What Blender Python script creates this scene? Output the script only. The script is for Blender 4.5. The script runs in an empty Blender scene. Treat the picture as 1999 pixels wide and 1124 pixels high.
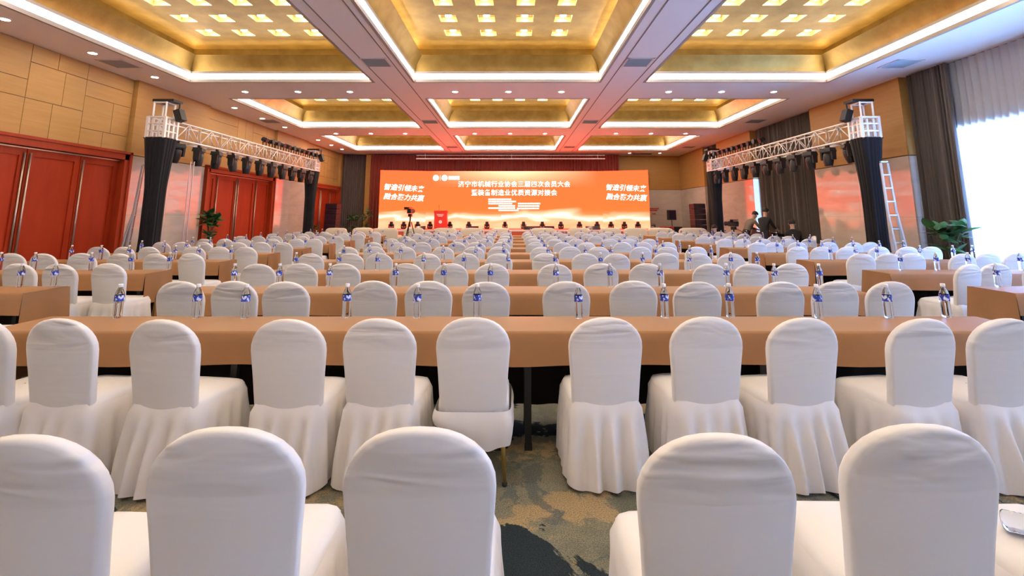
import bpy, math, random
from mathutils import Vector, Matrix
random.seed(7)
R = math.radians
PI = math.pi
scene = bpy.context.scene
COL = scene.collection

# ---------------------------------------------------------------- camera
cam_d = bpy.data.cameras.new('camera')
cam_d.sensor_width = 36.0
cam_d.lens = 930.0 / 1999.0 * 36.0
cam_d.shift_x = -0.00125
cam_d.shift_y = -0.1447
cam_d.clip_end = 200
cam = bpy.data.objects.new('camera', cam_d)
cam.location = (0, 0, 1.54)
cam.rotation_euler = (R(90) + 0.15705, 0, 0)
COL.objects.link(cam)
scene.camera = cam

# ---------------------------------------------------------------- world, daylight, exposure
world = bpy.data.worlds.new('sky')
scene.world = world
world.use_nodes = True
bg = world.node_tree.nodes['Background']
bg.inputs[0].default_value = (0.36, 0.60, 1.0, 1)
bg.inputs[1].default_value = 2.2

def daylight(name, loc, sx, sy, energy):
    d = bpy.data.lights.new(name, 'AREA')
    d.shape = 'RECTANGLE'
    d.size, d.size_y = sx, sy
    d.energy = energy
    d.color = (0.17, 0.38, 1.0)
    o = bpy.data.objects.new(name, d)
    o.location = loc
    o.rotation_euler = (0, R(90), 0)       # faces -X, into the room
    COL.objects.link(o)
    return o
daylight('window_daylight', (11.3, 6.6, 2.1), 3.4, 9.0, 620)
daylight('window_daylight', (11.3, -2.6, 2.1), 3.4, 7.0, 60)  # added fill through an invented rear window, for the near chair backs
daylight('window_daylight', (11.3, 18.2, 2.1), 3.2, 3.0, 120)

sun_d = bpy.data.lights.new('sun', 'SUN')          # lights the ground outside, from over the building
sun_d.energy = 75.0
sun_d.angle = R(2)
sun_d.color = (0.34, 0.55, 1.0)
sun = bpy.data.objects.new('sun', sun_d)
sun.rotation_euler = Vector((0.28, 0.55, -0.8)).to_track_quat('-Z', 'Y').to_euler()
COL.objects.link(sun)

vs = scene.view_settings
vs.view_transform = 'Standard'
vs.look = 'None'
vs.exposure = 1.30
vs.gamma = 1.0
vs.use_curve_mapping = False
cy = scene.cycles
cy.use_denoising = True
cy.max_bounces = 10
cy.diffuse_bounces = 5
cy.glossy_bounces = 4
cy.transmission_bounces = 8
cy.transparent_max_bounces = 24
cy.caustics_reflective = False
cy.caustics_refractive = False
cy.sample_clamp_indirect = 6.0

# ---------------------------------------------------------------- materials
def mat(name, color, rough=0.5, metal=0.0, emit=None, estr=0.0, spec=0.5, sheen=0.0, trans=0.0, ior=1.45, coat=0.0):
    m = bpy.data.materials.new(name)
    m.use_nodes = True
    b = m.node_tree.nodes['Principled BSDF']
    b.inputs['Base Color'].default_value = (*color, 1)
    b.inputs['Roughness'].default_value = rough
    b.inputs['Metallic'].default_value = metal
    b.inputs['Specular IOR Level'].default_value = spec
    b.inputs['Sheen Weight'].default_value = sheen
    b.inputs['Transmission Weight'].default_value = trans
    b.inputs['IOR'].default_value = ior
    b.inputs['Coat Weight'].default_value = coat
    b.inputs['Coat Roughness'].default_value = 0.04
    if emit:
        b.inputs['Emission Color'].default_value = (*emit, 1)
        b.inputs['Emission Strength'].default_value = estr
    return m

class NT:
    """small node-graph helper"""
    def __init__(s, m):
        s.m = m; s.t = m.node_tree; s.b = s.t.nodes.get('Principled BSDF')
    def n(s, kind, **kw):
        x = s.t.nodes.new(kind)
        for k, v in kw.items(): setattr(x, k, v)
        return x
    def l(s, a, b): s.t.links.new(a, b)
    def coord(s, scale=(1, 1, 1), which='Object'):
        tc = s.n('ShaderNodeTexCoord'); mp = s.n('ShaderNodeMapping')
        mp.inputs['Scale'].default_value = scale
        s.l(tc.outputs[which], mp.inputs['Vector'])
        return mp.outputs['Vector']
    def noise(s, vec, scale, detail=4, rough=0.55, dist=0.0):
        x = s.n('ShaderNodeTexNoise')
        x.inputs['Scale'].default_value = scale
        x.inputs['Detail'].default_value = detail
        x.inputs['Roughness'].default_value = rough
        x.inputs['Distortion'].default_value = dist
        if vec: s.l(vec, x.inputs['Vector'])
        return x.outputs['Fac']
    def ramp(s, fac, stops, interp='LINEAR'):
        x = s.n('ShaderNodeValToRGB'); r = x.color_ramp; r.interpolation = interp
        while len(r.elements) < len(stops): r.elements.new(0.5)
        for e, (p, c) in zip(r.elements, stops):
            e.position = p; e.color = (*c, 1) if len(c) == 3 else c
        s.l(fac, x.inputs['Fac'])
        return x.outputs['Color']
    def bump(s, h, strength=0.3, dist=0.01):
        x = s.n('ShaderNodeBump')
        x.inputs['Strength'].default_value = strength
        x.inputs['Distance'].default_value = dist
        s.l(h, x.inputs['Height']); s.l(x.outputs['Normal'], s.b.inputs['Normal'])
        return x
    def math(s, op, a, b=None, clamp=False):
        x = s.n('ShaderNodeMath', operation=op); x.use_clamp = clamp
        for i, q in enumerate((a, b)):
            if q is None: continue
            if isinstance(q, (int, float)): x.inputs[i].default_value = q
            else: s.l(q, x.inputs[i])
        return x.outputs[0]
    def mix(s, fac, a, b):
        x = s.n('ShaderNodeMix', data_type='RGBA')
        if isinstance(fac, (int, float)): x.inputs[0].default_value = fac
        else: s.l(fac, x.inputs[0])
        for i, q in ((6, a), (7, b)):
            if isinstance(q, tuple): x.inputs[i].default_value = (*q, 1)
            else: s.l(q, x.inputs[i])
        return x.outputs[2]

WARM = (1.0, 0.89, 0.77)
M = {}
M['ceiling'] = mat('ceiling_paint', (0.90, 0.875, 0.855), 0.55)
M['trim'] = mat('cove_trim_paint', (0.42, 0.36, 0.31), 0.7, spec=0.1)
M['cove'] = mat('cove_light', (1, 1, 1), 0.5, emit=(1.0, 0.90, 0.79), estr=6.0)
M['upcove'] = mat('gold_cove_light', (1, 1, 1), 0.5, emit=(1.0, 0.76, 0.36), estr=7.0)
M['lamp'] = mat('downlight_lamp', (1, 1, 1), 0.5, emit=WARM, estr=60.0)
M['lampc'] = mat('coffer_lamp', (1, 1, 1), 0.5, emit=(1.0, 0.88, 0.70), estr=36.0)
M['white_metal'] = mat('white_metal', (0.75, 0.73, 0.70), 0.4)

g = mat('gold_leaf', (0.66, 0.40, 0.09), 0.40, 0.62); nt = NT(g)
v = nt.coord((1, 1, 1)); a = nt.noise(v, 3.0, 5); b_ = nt.noise(v, 60.0, 3)
nt.l(nt.ramp(a, [(0.3, (0.28, 0.165, 0.034)), (0.7, (0.40, 0.255, 0.066))]), nt.b.inputs['Base Color'])
nt.bump(b_, 0.35, 0.01)
M['gold'] = g
M['recess'] = mat('lamp_recess', (0.72, 0.55, 0.22), 0.4, 0.15)

def wood(name, c1, c2, rough, scale=(1, 1, 1), bump=0.05, coat=0.0):
    m = mat(name, c1, rough, coat=coat); n = NT(m)
    vec = n.coord(scale)
    w = n.noise(vec, 2.2, 6, 0.6, 0.6)
    n.l(n.ramp(w, [(0.25, c1), (0.75, c2)]), n.b.inputs['Base Color'])
    n.bump(w, bump, 0.004)
    return m
M_SPEC = ('wall_veneer', 'door_wood', 'door_frame_wood')
M['veneer'] = wood('wall_veneer', (0.41, 0.210, 0.062), (0.48, 0.258, 0.082), 0.45, (0.4, 0.4, 9))
M['veneer_gap'] = mat('wall_joint', (0.20, 0.11, 0.06), 0.7)
M['door_wood'] = wood('door_wood', (0.29, 0.020, 0.004), (0.38, 0.036, 0.007), 0.42, (2, 2, 0.35))
M['door_frame'] = wood('door_frame_wood', (0.30, 0.030, 0.008), (0.38, 0.046, 0.012), 0.42, (2, 2, 0.35))
for q in M_SPEC: bpy.data.materials[q].node_tree.nodes['Principled BSDF'].inputs['Specular IOR Level'].default_value = 0.25
M['brushed'] = mat('brushed_metal', (0.50, 0.40, 0.30), 0.35, 0.8)
st = mat('polished_stone', (0.60, 0.51, 0.44), 0.055, spec=0.95); nt = NT(st)
v = nt.coord((0.6, 0.6, 2.5)); a = nt.noise(v, 1.4, 6, 0.6, 0.8)
nt.l(nt.ramp(a, [(0.3, (0.48, 0.40, 0.33)), (0.7, (0.58, 0.49, 0.41))]), nt.b.inputs['Base Color'])
M['stone'] = st

# carpet
cp = mat('carpet', (0.3, 0.28, 0.22), 0.95, spec=0.1); nt = NT(cp)
v = nt.coord((1, 1, 1))
def shifted(dx, dy):
    x = nt.n('ShaderNodeMapping'); x.inputs['Location'].default_value = (dx, dy, 0)
    nt.l(v, x.inputs['Vector']); return x.outputs['Vector']
base = nt.ramp(nt.noise(v, 2.6, 8, 0.7, 0.3), [(0.35, (0.17, 0.175, 0.135)), (0.55, (0.26, 0.25, 0.185)), (0.7, (0.31, 0.29, 0.21))])
tan = nt.ramp(nt.noise(shifted(1.9, 4.2), 1.3, 10, 0.68, 0.5), [(0.515, (0, 0, 0)), (0.545, (1, 1, 1))])
gry = nt.ramp(nt.noise(shifted(8.4, 2.2), 1.7, 10, 0.68, 0.5), [(0.56, (0, 0, 0)), (0.58, (1, 1, 1))])
drk = nt.ramp(nt.noise(shifted(3.3, 7.1), 1.15, 9, 0.62, 0.6), [(0.545, (0, 0, 0)), (0.553, (1, 1, 1))])
c0 = nt.mix(nt.math('MULTIPLY', tan, 0.85), base, (0.48, 0.35, 0.19))
c1 = nt.mix(nt.math('MULTIPLY', gry, 0.75), c0, (0.13, 0.15, 0.15))
c2 = nt.mix(drk, c1, (0.030, 0.043, 0.055))
pile = nt.noise(v, 150.0, 3, 0.7)
grain = nt.ramp(pile, [(0.35, (0.45, 0.45, 0.45)), (0.65, (1.25, 1.25, 1.25))])
mul = nt.n('ShaderNodeMix', data_type='RGBA', blend_type='MULTIPLY'); mul.inputs[0].default_value = 1.0
nt.l(c2, mul.inputs[6]); nt.l(grain, mul.inputs[7])
nt.l(mul.outputs[2], nt.b.inputs['Base Color'])
nt.bump(pile, 0.6, 0.01)
M['carpet'] = cp

# fabrics
def fabric(name, c, rough=0.75, sheen=0.3, wr=(3, 3, 16), strength=0.12):
    m = mat(name, c, rough, sheen=sheen, spec=0.3); n = NT(m)
    vec = n.coord(wr); h = n.noise(vec, 1.6, 4, 0.55, 0.8)
    n.bump(h, strength, 0.03)
    return m
cw = mat('chair_cover_fabric', (0.80, 0.77, 0.75), 0.62, sheen=0.15, spec=0.35); nt = NT(cw)
tc = nt.n('ShaderNodeTexCoord'); oi = nt.n('ShaderNodeObjectInfo')
sep = nt.n('ShaderNodeSeparateXYZ'); nt.l(tc.outputs['Object'], sep.inputs[0])
mp = nt.n('ShaderNodeMapping'); mp.inputs['Scale'].default_value = (2.0, 2.0, 9)
nt.l(tc.outputs['Object'], mp.inputs['Vector'])
off = nt.n('ShaderNodeVectorMath', operation='ADD')
nt.l(mp.outputs['Vector'], off.inputs[0])
sc_ = nt.n('ShaderNodeVectorMath', operation='SCALE'); sc_.inputs['Scale'].default_value = 37.0
cmb = nt.n('ShaderNodeCombineXYZ')
for i in range(3): nt.l(oi.outputs['Random'], cmb.inputs[i])
nt.l(cmb.outputs[0], sc_.inputs[0]); nt.l(sc_.outputs[0], off.inputs[1])
h = nt.noise(off.outputs[0], 1.3, 1.5, 0.4, 1.0)
topm = nt.ramp(sep.outputs['Z'], [(0.76, (0.10, 0.10, 0.10)), (0.88, (1, 1, 1))])
nt.bump(nt.math('MULTIPLY', h, topm), 0.75, 0.04)
M['cover'] = cw
M['skirt'] = mat('chair_skirt_satin', (0.79, 0.75, 0.73), 0.36, sheen=0.1, spec=0.5)
M['gold_leg'] = mat('gold_metal_leg', (0.55, 0.38, 0.13), 0.3, 0.9)
M['rubber'] = mat('black_rubber', (0.02, 0.02, 0.02), 0.7)
M['cloth'] = fabric('brown_tablecloth', (0.33, 0.165, 0.070), 0.5, 0.0, (1.2, 4, 4), 0.06)
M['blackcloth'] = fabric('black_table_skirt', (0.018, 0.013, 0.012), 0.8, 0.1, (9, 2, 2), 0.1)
M['darkmetal'] = mat('dark_metal', (0.02, 0.02, 0.022), 0.45, 0.3)
M['tabletop'] = mat('table_board', (0.20, 0.13, 0.08), 0.6)
# bottle
M['pet'] = mat('clear_bottle', (0.97, 0.985, 1.0), 0.02, trans=1.0, ior=1.30)
M['cap'] = mat('bottle_cap', (0.88, 0.88, 0.90), 0.35)
lb = mat('bottle_label', (0.03, 0.08, 0.55), 0.35); nt = NT(lb)
v = nt.coord((40, 40, 30)); a = nt.noise(v, 1.0, 2)
nt.l(nt.ramp(a, [(0.0, (0.025, 0.05, 0.42)), (0.52, (0.05, 0.15, 0.70)), (0.56, (0.75, 0.80, 0.92))], 'CONSTANT'), nt.b.inputs['Base Color'])
M['label'] = lb
# black gear
M['gear'] = mat('black_gear', (0.009, 0.008, 0.009), 0.45)
M['gear2'] = mat('dark_lens', (0.03, 0.02, 0.04), 0.12)
M['truss'] = mat('aluminium_truss', (0.82, 0.78, 0.74), 0.38, 0.35)
M['drapeblack'] = fabric('black_velvet', (0.010, 0.010, 0.012), 0.9, 0.1, (4, 4, 2), 0.2)
M['ladder'] = mat('ladder_aluminium', (0.50, 0.51, 0.52), 0.4, 0.5)
M['curtain'] = fabric('grey_brown_curtain', (0.105, 0.082, 0.070), 0.8, 0.2, (3, 3, 1), 0.05)
M['redcurtain'] = fabric('dark_red_curtain', (0.25, 0.030, 0.018), 0.7, 0.3, (3, 3, 1), 0.05)
sh = bpy.data.materials.new('sheer_curtain'); sh.use_nodes = True; t = sh.node_tree
t.nodes.clear()
o_ = t.nodes.new('ShaderNodeOutputMaterial'); mx = t.nodes.new('ShaderNodeMixShader'); mx2 = t.nodes.new('ShaderNodeMixShader')
tr = t.nodes.new('ShaderNodeBsdfTransparent'); tl = t.nodes.new('ShaderNodeBsdfTranslucent'); df = t.nodes.new('ShaderNodeBsdfDiffuse')
tl.inputs[0].default_value = (0.9, 0.93, 0.96, 1); df.inputs[0].default_value = (0.78, 0.78, 0.80, 1)
mx2.inputs[0].default_value = 0.35; t.links.new(tl.outputs[0], mx2.inputs[1]); t.links.new(df.outputs[0], mx2.inputs[2])
mx.inputs[0].default_value = 0.90; t.links.new(tr.outputs[0], mx.inputs[1]); t.links.new(mx2.outputs[0], mx.inputs[2])
t.links.new(mx.outputs[0], o_.inputs[0])
M['sheer'] = sh
gm = bpy.data.materials.new('window_glass'); gm.use_nodes = True; t = gm.node_tree; t.nodes.clear()
o_ = t.nodes.new('ShaderNodeOutputMaterial'); mx = t.nodes.new('ShaderNodeMixShader'); tr = t.nodes.new('ShaderNodeBsdfTransparent'); gl = t.nodes.new('ShaderNodeBsdfGlossy')
gl.inputs['Roughness'].default_value = 0.0; mx.inputs[0].default_value = 0.06
t.links.new(tr.outputs[0], mx.inputs[1]); t.links.new(gl.outputs[0], mx.inputs[2]); t.links.new(mx.outputs[0], o_.inputs[0])
M['glass'] = gm
M['winframe'] = mat('window_frame', (0.35, 0.36, 0.38), 0.4, 0.3)
M['wallpaint'] = mat('plain_wall', (0.26, 0.22, 0.20), 0.7)
M['darkwall'] = mat('dark_recess', (0.05, 0.04, 0.035), 0.8)
M['sofa'] = mat('cream_leather', (0.72, 0.62, 0.47), 0.4)
M['sofawood'] = mat('sofa_feet', (0.10, 0.05, 0.03), 0.5)
M['stage'] = mat('stage_carpet', (0.55, 0.10, 0.05), 0.5)
M['red'] = mat('lectern_red', (0.75, 0.04, 0.025), 0.35)
M['white'] = mat('white_print', (0.85, 0.85, 0.85), 0.5)
M['leaf'] = mat('plant_leaf', (0.035, 0.10, 0.03), 0.4)
M['leaf2'] = mat('plant_leaf_light', (0.06, 0.16, 0.045), 0.4)
M['stem'] = mat('plant_stem', (0.10, 0.07, 0.035), 0.7)
M['pot'] = mat('plant_pot', (0.50, 0.45, 0.40), 0.4)
M['paper'] = mat('white_card', (0.85, 0.83, 0.80), 0.6)
M['ground'] = mat('outside_ground', (0.50, 0.54, 0.56), 0.9)

# ---------------------------------------------------------------- mesh helpers
class MB:
    def __init__(s): s.v = []; s.f = []; s.mi = []
    def add(s, vs_, fs, mi=0):
        k = len(s.v); s.v += [tuple(q) for q in vs_]
        s.f += [tuple(k + i for i in q) for q in fs]; s.mi += [mi] * len(fs); return s
    def box(s, c, d, mi=0, rot=None, taper=1.0):
        vs_ = []
        for z in (-1, 1):
            tp = taper if z > 0 else 1.0
            for y in (-1, 1):
                for x in (-1, 1):
                    p = Vector((x * d[0] / 2 * tp, y * d[1] / 2 * tp, z * d[2] / 2))
                    if rot is not None: p = rot @ p
                    vs_.append(p + Vector(c))
        return s.add(vs_, [(0, 2, 3, 1), (4, 5, 7, 6), (0, 1, 5, 4), (2, 6, 7, 3), (0, 4, 6, 2), (1, 3, 7, 5)], mi)
    def bb(s, x0, x1, y0, y1, z0, z1, mi=0):
        return s.box(((x0 + x1) / 2, (y0 + y1) / 2, (z0 + z1) / 2), (abs(x1 - x0), abs(y1 - y0), abs(z1 - z0)), mi)
    def cyl(s, p0, p1, r0, r1=None, n=12, mi=0, caps=True):
        r1 = r0 if r1 is None else r1
        p0, p1 = Vector(p0), Vector(p1); d = (p1 - p0).normalized()
        u = d.orthogonal().normalized(); w = d.cross(u)
        vs_ = []
        for p, r in ((p0, r0), (p1, r1)):
            for i in range(n):
                a = 2 * PI * i / n
                vs_.append(p + u * (math.cos(a) * r) + w * (math.sin(a) * r))
        fs = [(i, (i + 1) % n, n + (i + 1) % n, n + i) for i in range(n)]
        if caps: fs += [tuple(range(n - 1, -1, -1)), tuple(range(n, 2 * n))]
        return s.add(vs_, fs, mi)
    def lathe(s, prof, n=16, c=(0, 0, 0), mi=0, axis='z'):
        vs_ = []
        for r, z in prof:
            for i in range(n):
                a = 2 * PI * i / n
                q = (math.cos(a) * r, math.sin(a) * r, z)
                if axis == 'y': q = (q[0], q[2], q[1])
                if axis == 'x': q = (q[2], q[0], q[1])
                vs_.append((c[0] + q[0], c[1] + q[1], c[2] + q[2]))
        fs = []
        for j in range(len(prof) - 1):
            for i in range(n):
                a, b = j * n + i, j * n + (i + 1) % n
                fs.append((a, b, b + n, a + n))
        if prof[0][0] > 1e-6: fs.append(tuple(range(n - 1, -1, -1)))
        if prof[-1][0] > 1e-6: fs.append(tuple(range((len(prof) - 1) * n, len(prof) * n)))
        return s.add(vs_, fs, mi)
    def grid(s, fn, nu, nv, closed=False, mi=0):
        vs_ = []
        for j in range(nv + 1):
            for i in range(nu if closed else nu + 1):
                vs_.append(fn(i / nu, j / nv))
        w = nu if closed else nu + 1
        fs = []
        for j in range(nv):
            for i in range(nu):
                a = j * w + i; b = j * w + (i + 1) % w
                fs.append((a, b, b + w, a + w))
        return s.add(vs_, fs, mi)
    def tube(s, pts, r, n=6, mi=0):
        for a, b in zip(pts[:-1], pts[1:]): s.cyl(a, b, r, r, n, mi)
        return s
    def mesh(s, name, mats, smooth=False, auto=None):
        m = bpy.data.meshes.new(name)
        m.from_pydata(s.v, [], s.f)
        for q in (mats if isinstance(mats, (list, tuple)) else [mats]): m.materials.append(M[q] if isinstance(q, str) else q)
        for p, i in zip(m.polygons, s.mi): p.material_index = i
        m.update()
        if smooth or auto:
            m.shade_smooth()
            if auto: m.set_sharp_from_angle(angle=R(auto))
        return m

def ob(name, mesh, parent=None, loc=(0, 0, 0), rz=0.0, rot=None, scale=None, **props):
    o = bpy.data.objects.new(name, mesh)
    COL.objects.link(o)
    o.parent = parent
    o.location = loc
    o.rotation_euler = rot if rot is not None else (0, 0, rz)
    if scale is not None: o.scale = scale
    for k, q in props.items(): o[k] = q
    return o
def thing(name, label, category, loc=(0, 0, 0), rz=0.0, group=None, rot=None):
    o = ob(name, None, None, loc, rz, rot, None, label=label, category=category)
    o.empty_display_size = 0.1
    if group: o['group'] = group
    return o
def tag(o, label, category, group=None):
    o['label'] = label; o['category'] = category
    if group: o['group'] = group
    return o
def struct(o, label=None):
    o['kind'] = 'structure'
    if label: o['label'] = label
    return o
ORD = 'first second third fourth fifth sixth seventh eighth ninth tenth eleventh twelfth thirteenth fourteenth fifteenth sixteenth seventeenth eighteenth'.split()

def in_view(x, y, z, margin=0):
    c, s = math.cos(0.15705), math.sin(0.15705)
    h = z - 1.54; zc = y * c + h * s; yc = h * c - y * s
    if zc < 0.2: return False
    u = 1002 + 930 * x / zc; vv = 272.7 - 930 * yc / zc
    return -margin < u < 1999 + margin and -margin < vv < 1124 + margin

# ---------------------------------------------------------------- room shell
XL, XR, YB, YF, H = -9.85, 10.05, 28.0, -7.4, 5.0
XLo, XRo = -10.4, 10.4
m = MB(); m.bb(XLo, XRo, YF - 0.3, YB + 0.3, -0.2, 0.0)
struct(ob('floor', m.mesh('floor', 'carpet')))
m = MB(); m.bb(10.6, 40, -20, 50, -0.6, -0.25)
struct(ob('floor', m.mesh('outside_ground', 'ground')), 'paved ground outside the windows')

CXS = [(-8.50, -3.70), (-2.60, 2.26), (3.47, 8.25)]
CYS = [(-6.15, -1.28), (0.56, 5.43), (7.27, 12.14), (13.98, 18.85), (20.70, 25.57)]
ZT = 5.29; ZG = 5.67; ZF = 5.90; INS = 0.22
xs = [XLo] + [q for p in CXS for q in p] + [XRo]
ys = [YF - 0.3] + [q for p in CYS for q in p] + [YB + 0.3]
m = MB()
for i in range(len(xs) - 1):
    for j in range(len(ys) - 1):
        if i % 2 == 1 and j % 2 == 1: continue
        m.bb(xs[i], xs[i + 1], ys[j], ys[j + 1], H, H + 0.05)
m.bb(XLo, XRo, YF - 0.3, YB + 0.3, 6.05, 6.15)
ceiling = struct(ob('ceiling', m.mesh('ceiling', 'ceiling')))

def ring(m, x0, x1, y0, y1, z0, z1, th, mi=0):
    """vertical band around an opening; inner face on the opening line"""
    m.bb(x0 - th, x0, y0 - th, y1 + th, z0, z1, mi); m.bb(x1, x1 + th, y0 - th, y1 + th, z0, z1, mi)
    m.bb(x0, x1, y0 - th, y0, z0, z1, mi); m.bb(x0, x1, y1, y1 + th, z0, z1, mi)

ROWN = ['hindmost', 'overhead', 'nearest', 'middle', 'farthest']; COLN = ['left', 'centre', 'right']
# recessed lamp meshes (origin at the opening plane)
SQ = 0.19
m = MB()
for (ax, ay, bx, by) in ((-SQ, -SQ, SQ, -SQ), (SQ, -SQ, SQ, SQ), (SQ, SQ, -SQ, SQ), (-SQ, SQ, -SQ, -SQ)):
    m.add([(ax, ay, 0), (bx, by, 0), (bx, by, 0.12), (ax, ay, 0.12)], [(0, 1, 2, 3)])
m.add([(-SQ, -SQ, 0.12), (SQ, -SQ, 0.12), (SQ, SQ, 0.12), (-SQ, SQ, 0.12)], [(0, 3, 2, 1)])
me_recess = m.mesh('recess', 'recess')
m = MB(); m.cyl((0, 0, 0.055), (0, 0, 0.119), 0.07, 0.07, 14); me_clamp = m.mesh('coffer_lamp', 'lampc')
m = MB(); m.lathe([(0.072, 0.08), (0.10, 0.08), (0.10, 0.12)], 14); me_lring = m.mesh('lamp_ring', 'brushed')

for ci, (x0, x1) in enumerate(CXS):
    for ri, (y0, y1) in enumerate(CYS):
        nm = f'{ROWN[ri]} {COLN[ci]}'
        # trim bands (parts of the ceiling)
        m = MB(); e_ = 0.006; ring(m, x0 + e_, x1 - e_, y0 + e_, y1 - e_, H - 0.006, H + 0.075, 0.06); ring(m, x0 + e_, x1 - e_, y0 + e_, y1 - e_, H + 0.230, ZT, 0.06)
        ob('cove_trim', m.mesh('cove_trim', 'trim'), ceiling)
        cove = thing('cove_light', f'white cove light band around the {nm} ceiling coffer', 'cove light', ((x0 + x1) / 2, (y0 + y1) / 2, H), group='cove lights of the ceiling coffers')
        m = MB(); cx, cyy = (x0 + x1) / 2, (y0 + y1) / 2
        hx, hy = (x1 - x0) / 2 + 0.02, (y1 - y0) / 2 + 0.02
        ring(m, -hx, hx, -hy, hy, 0.075, 0.230, 0.03)
        ob('light_band', m.mesh('light_band', 'cove'), cove)
        m = MB(); z = ZG - 0.10 - H
        for (a0, a1, b0, b1) in ((-hx + 0.03, -hx + 0.09, -hy, hy), (hx - 0.09, hx - 0.03, -hy, hy), (-hx, hx, -hy + 0.03, -hy + 0.09), (-hx, hx, hy - 0.09, hy - 0.03)):
            m.add([(a0, b0, z), (a1, b0, z), (a1, b1, z), (a0, b1, z)], [(0, 1, 2, 3)])
        ob('upper_strip', m.mesh('upper_strip', 'upcove'), cove)
        # gold sides: four curved panels
        for side in range(4):
            def fn(u, w, side=side):
                t = w
                ins = INS * (t ** 1.5); z = ZT + (ZG - ZT) * t
                if side == 0: return (x0 + ins + (x1 - x0 - 2 * ins) * u, y1 - ins, z)
                if side == 1: return (x0 + ins + (x1 - x0 - 2 * ins) * u, y0 + ins, z)
                if side == 2: return (x0 + ins, y0 + ins + (y1 - y0 - 2 * ins) * u, z)
                return (x1 - ins, y0 + ins + (y1 - y0 - 2 * ins) * u, z)
            m = MB(); m.grid(fn, 1, 6)
            ob('gold_side', m.mesh('gold_side', 'gold', smooth=True), ceiling)
        # outer closing wall and flat gold panel with square openings
        m = MB()
        ring(m, x0, x1, y0, y1, ZT, ZF + 0.02, 0.03)
        mx_, my_ = (x0 + x1) / 2, (y0 + y1) / 2
        lx = [mx_ + (k - 1.5) * 0.86 for k in range(4)]; ly = [my_ + (k - 1.5) * 0.86 for k in range(4)]
        gx = [x0] + [q for p in lx for q in (p - SQ, p + SQ)] + [x1]
        gy = [y0] + [q for p in ly for q in (p - SQ, p + SQ)] + [y1]
        for i in range(9):
            for j in range(9):
                if i % 2 and j % 2: continue
                m.add([(gx[i], gy[j], ZF), (gx[i + 1], gy[j], ZF), (gx[i + 1], gy[j + 1], ZF), (gx[i], gy[j + 1], ZF)], [(0, 3, 2, 1)])
        ob('gold_panel', m.mesh('gold_panel', 'gold'), ceiling)
        for i, px in enumerate(lx):
            for j, py in enumerate(ly):
                if ri < 1: continue
                lab = f'square gold recessed lamp, {ORD[i]} from left, {ORD[j]} row, {nm} ceiling coffer'
                t_ = thing('recessed_lamp', lab, 'ceiling lamp', (px, py, ZF), group=f'recessed lamps of the {nm} coffer')
                ob('recess', me_recess, t_); ob('lamp', me_clamp, t_)
                if ri == 2: ob('lamp_ring', me_lring, t_)

# round downlights
m = MB(); m.cyl((0, 0, -0.006), (0, 0, 0.0), 0.075, 0.075, 16); me_dl = m.mesh('downlight_lamp', 'lamp')
m = MB(); m.lathe([(0.075, -0.004), (0.078, -0.014), (0.095, -0.012), (0.10, 0.0)], 18); me_dr = m.mesh('downlight_ring', 'white_metal')
def downlight(x, y, label, group):
    t_ = thing('downlight', label, 'downlight', (x, y, H), group=group)
    ob('lamp', me_dl, t_); ob('ring', me_dr, t_)
for by, bn in ((13.12, 'between nearest and middle coffers'), (20.12, 'between middle and farthest coffers'), (6.35, 'above the front table rows'), (-0.36, 'added unseen behind the camera')):  # last row is added out of view to brighten the nearest chairs
    for k, x in enumerate((-7.6, -6.1, -4.63, -1.65, -0.14, 1.36, 4.4, 5.9, 7.38)):
        downlight(x, by, f'round white downlight, {ORD[k]} from left, {bn}', 'downlights across the beams')
for k, y in enumerate((4.5, 6.3, 8.06, 9.86, 11.67, 15.16, 16.9, 18.63, 21.89, 23.53, 25.02)):
    if in_view(-9.1, y, 5, 20): downlight(-9.08, y, f'round white downlight by left wall, {ORD[k-2]} from the camera', 'downlights along the left wall')
    else: downlight(-9.08, y, f'round white downlight by left wall, {ORD[k]} behind the picture edge', 'downlights along the left wall')
for k, x in enumerate((6.55, 8.25)):
    downlight(x, 26.6, f'small round downlight above stage right end, {ORD[k]} from left', 'downlights above the stage')

# air vents
def vent(x, y, label, s=0.62):
    t_ = thing('air_vent', label, 'air vent', (x, y, H), group='ceiling air vents')
    m = MB(); h = s / 2; w = 0.045
    for a in ((-h, h, -h, -h + w), (-h, h, h - w, h), (-h, -h + w, -h, h), (h - w, h, -h, h)): m.bb(a[0], a[1], a[2], a[3], -0.012, 0.0)
    ob('frame', m.mesh('vent_frame', 'white_metal'), t_)
    m = MB(); m.bb(-h + w, h - w, -h + w, h - w, -0.002, -0.001)
    ob('duct', m.mesh('vent_duct', 'darkmetal'), t_)
    m = MB(); m.box((0, 0, 0), (s - 2 * w, 0.004, 0.034), rot=Matrix.Rotation(R(52), 3, 'X')); me = m.mesh('vent_slat', 'winframe')
    n = 9
    for k in range(n): ob('slat', me, t_, (0, -h + w + (k + 0.5) * (s - 2 * w) / n, -0.012))
for x, y, lab in ((-3.14, 10.5, 'on the left beam of the nearest coffers'), (2.85, 10.5, 'on the right beam of the nearest coffers'),
                  (-9.1, 10.6, 'near the top of the left wall'), (8.95, 10.6, 'above the right window curtain'),
                  (-3.12, 17.5, 'on the left beam of the middle coffers'), (2.88, 17.5, 'on the right beam of the middle coffers'),
                  (-9.05, 17.4, 'left edge beside the middle coffer'), (9.0, 17.4, 'right edge beside the middle coffer'),
                  (-3.14, 24.2, 'on the left beam of the farthest coffers'), (2.88, 24.2, 'on the right beam of the farthest coffers'),
                  (9.0, 24.2, 'right edge beside the farthest coffer')):
    vent(x, y, 'square white ceiling air vent ' + lab)
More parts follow.
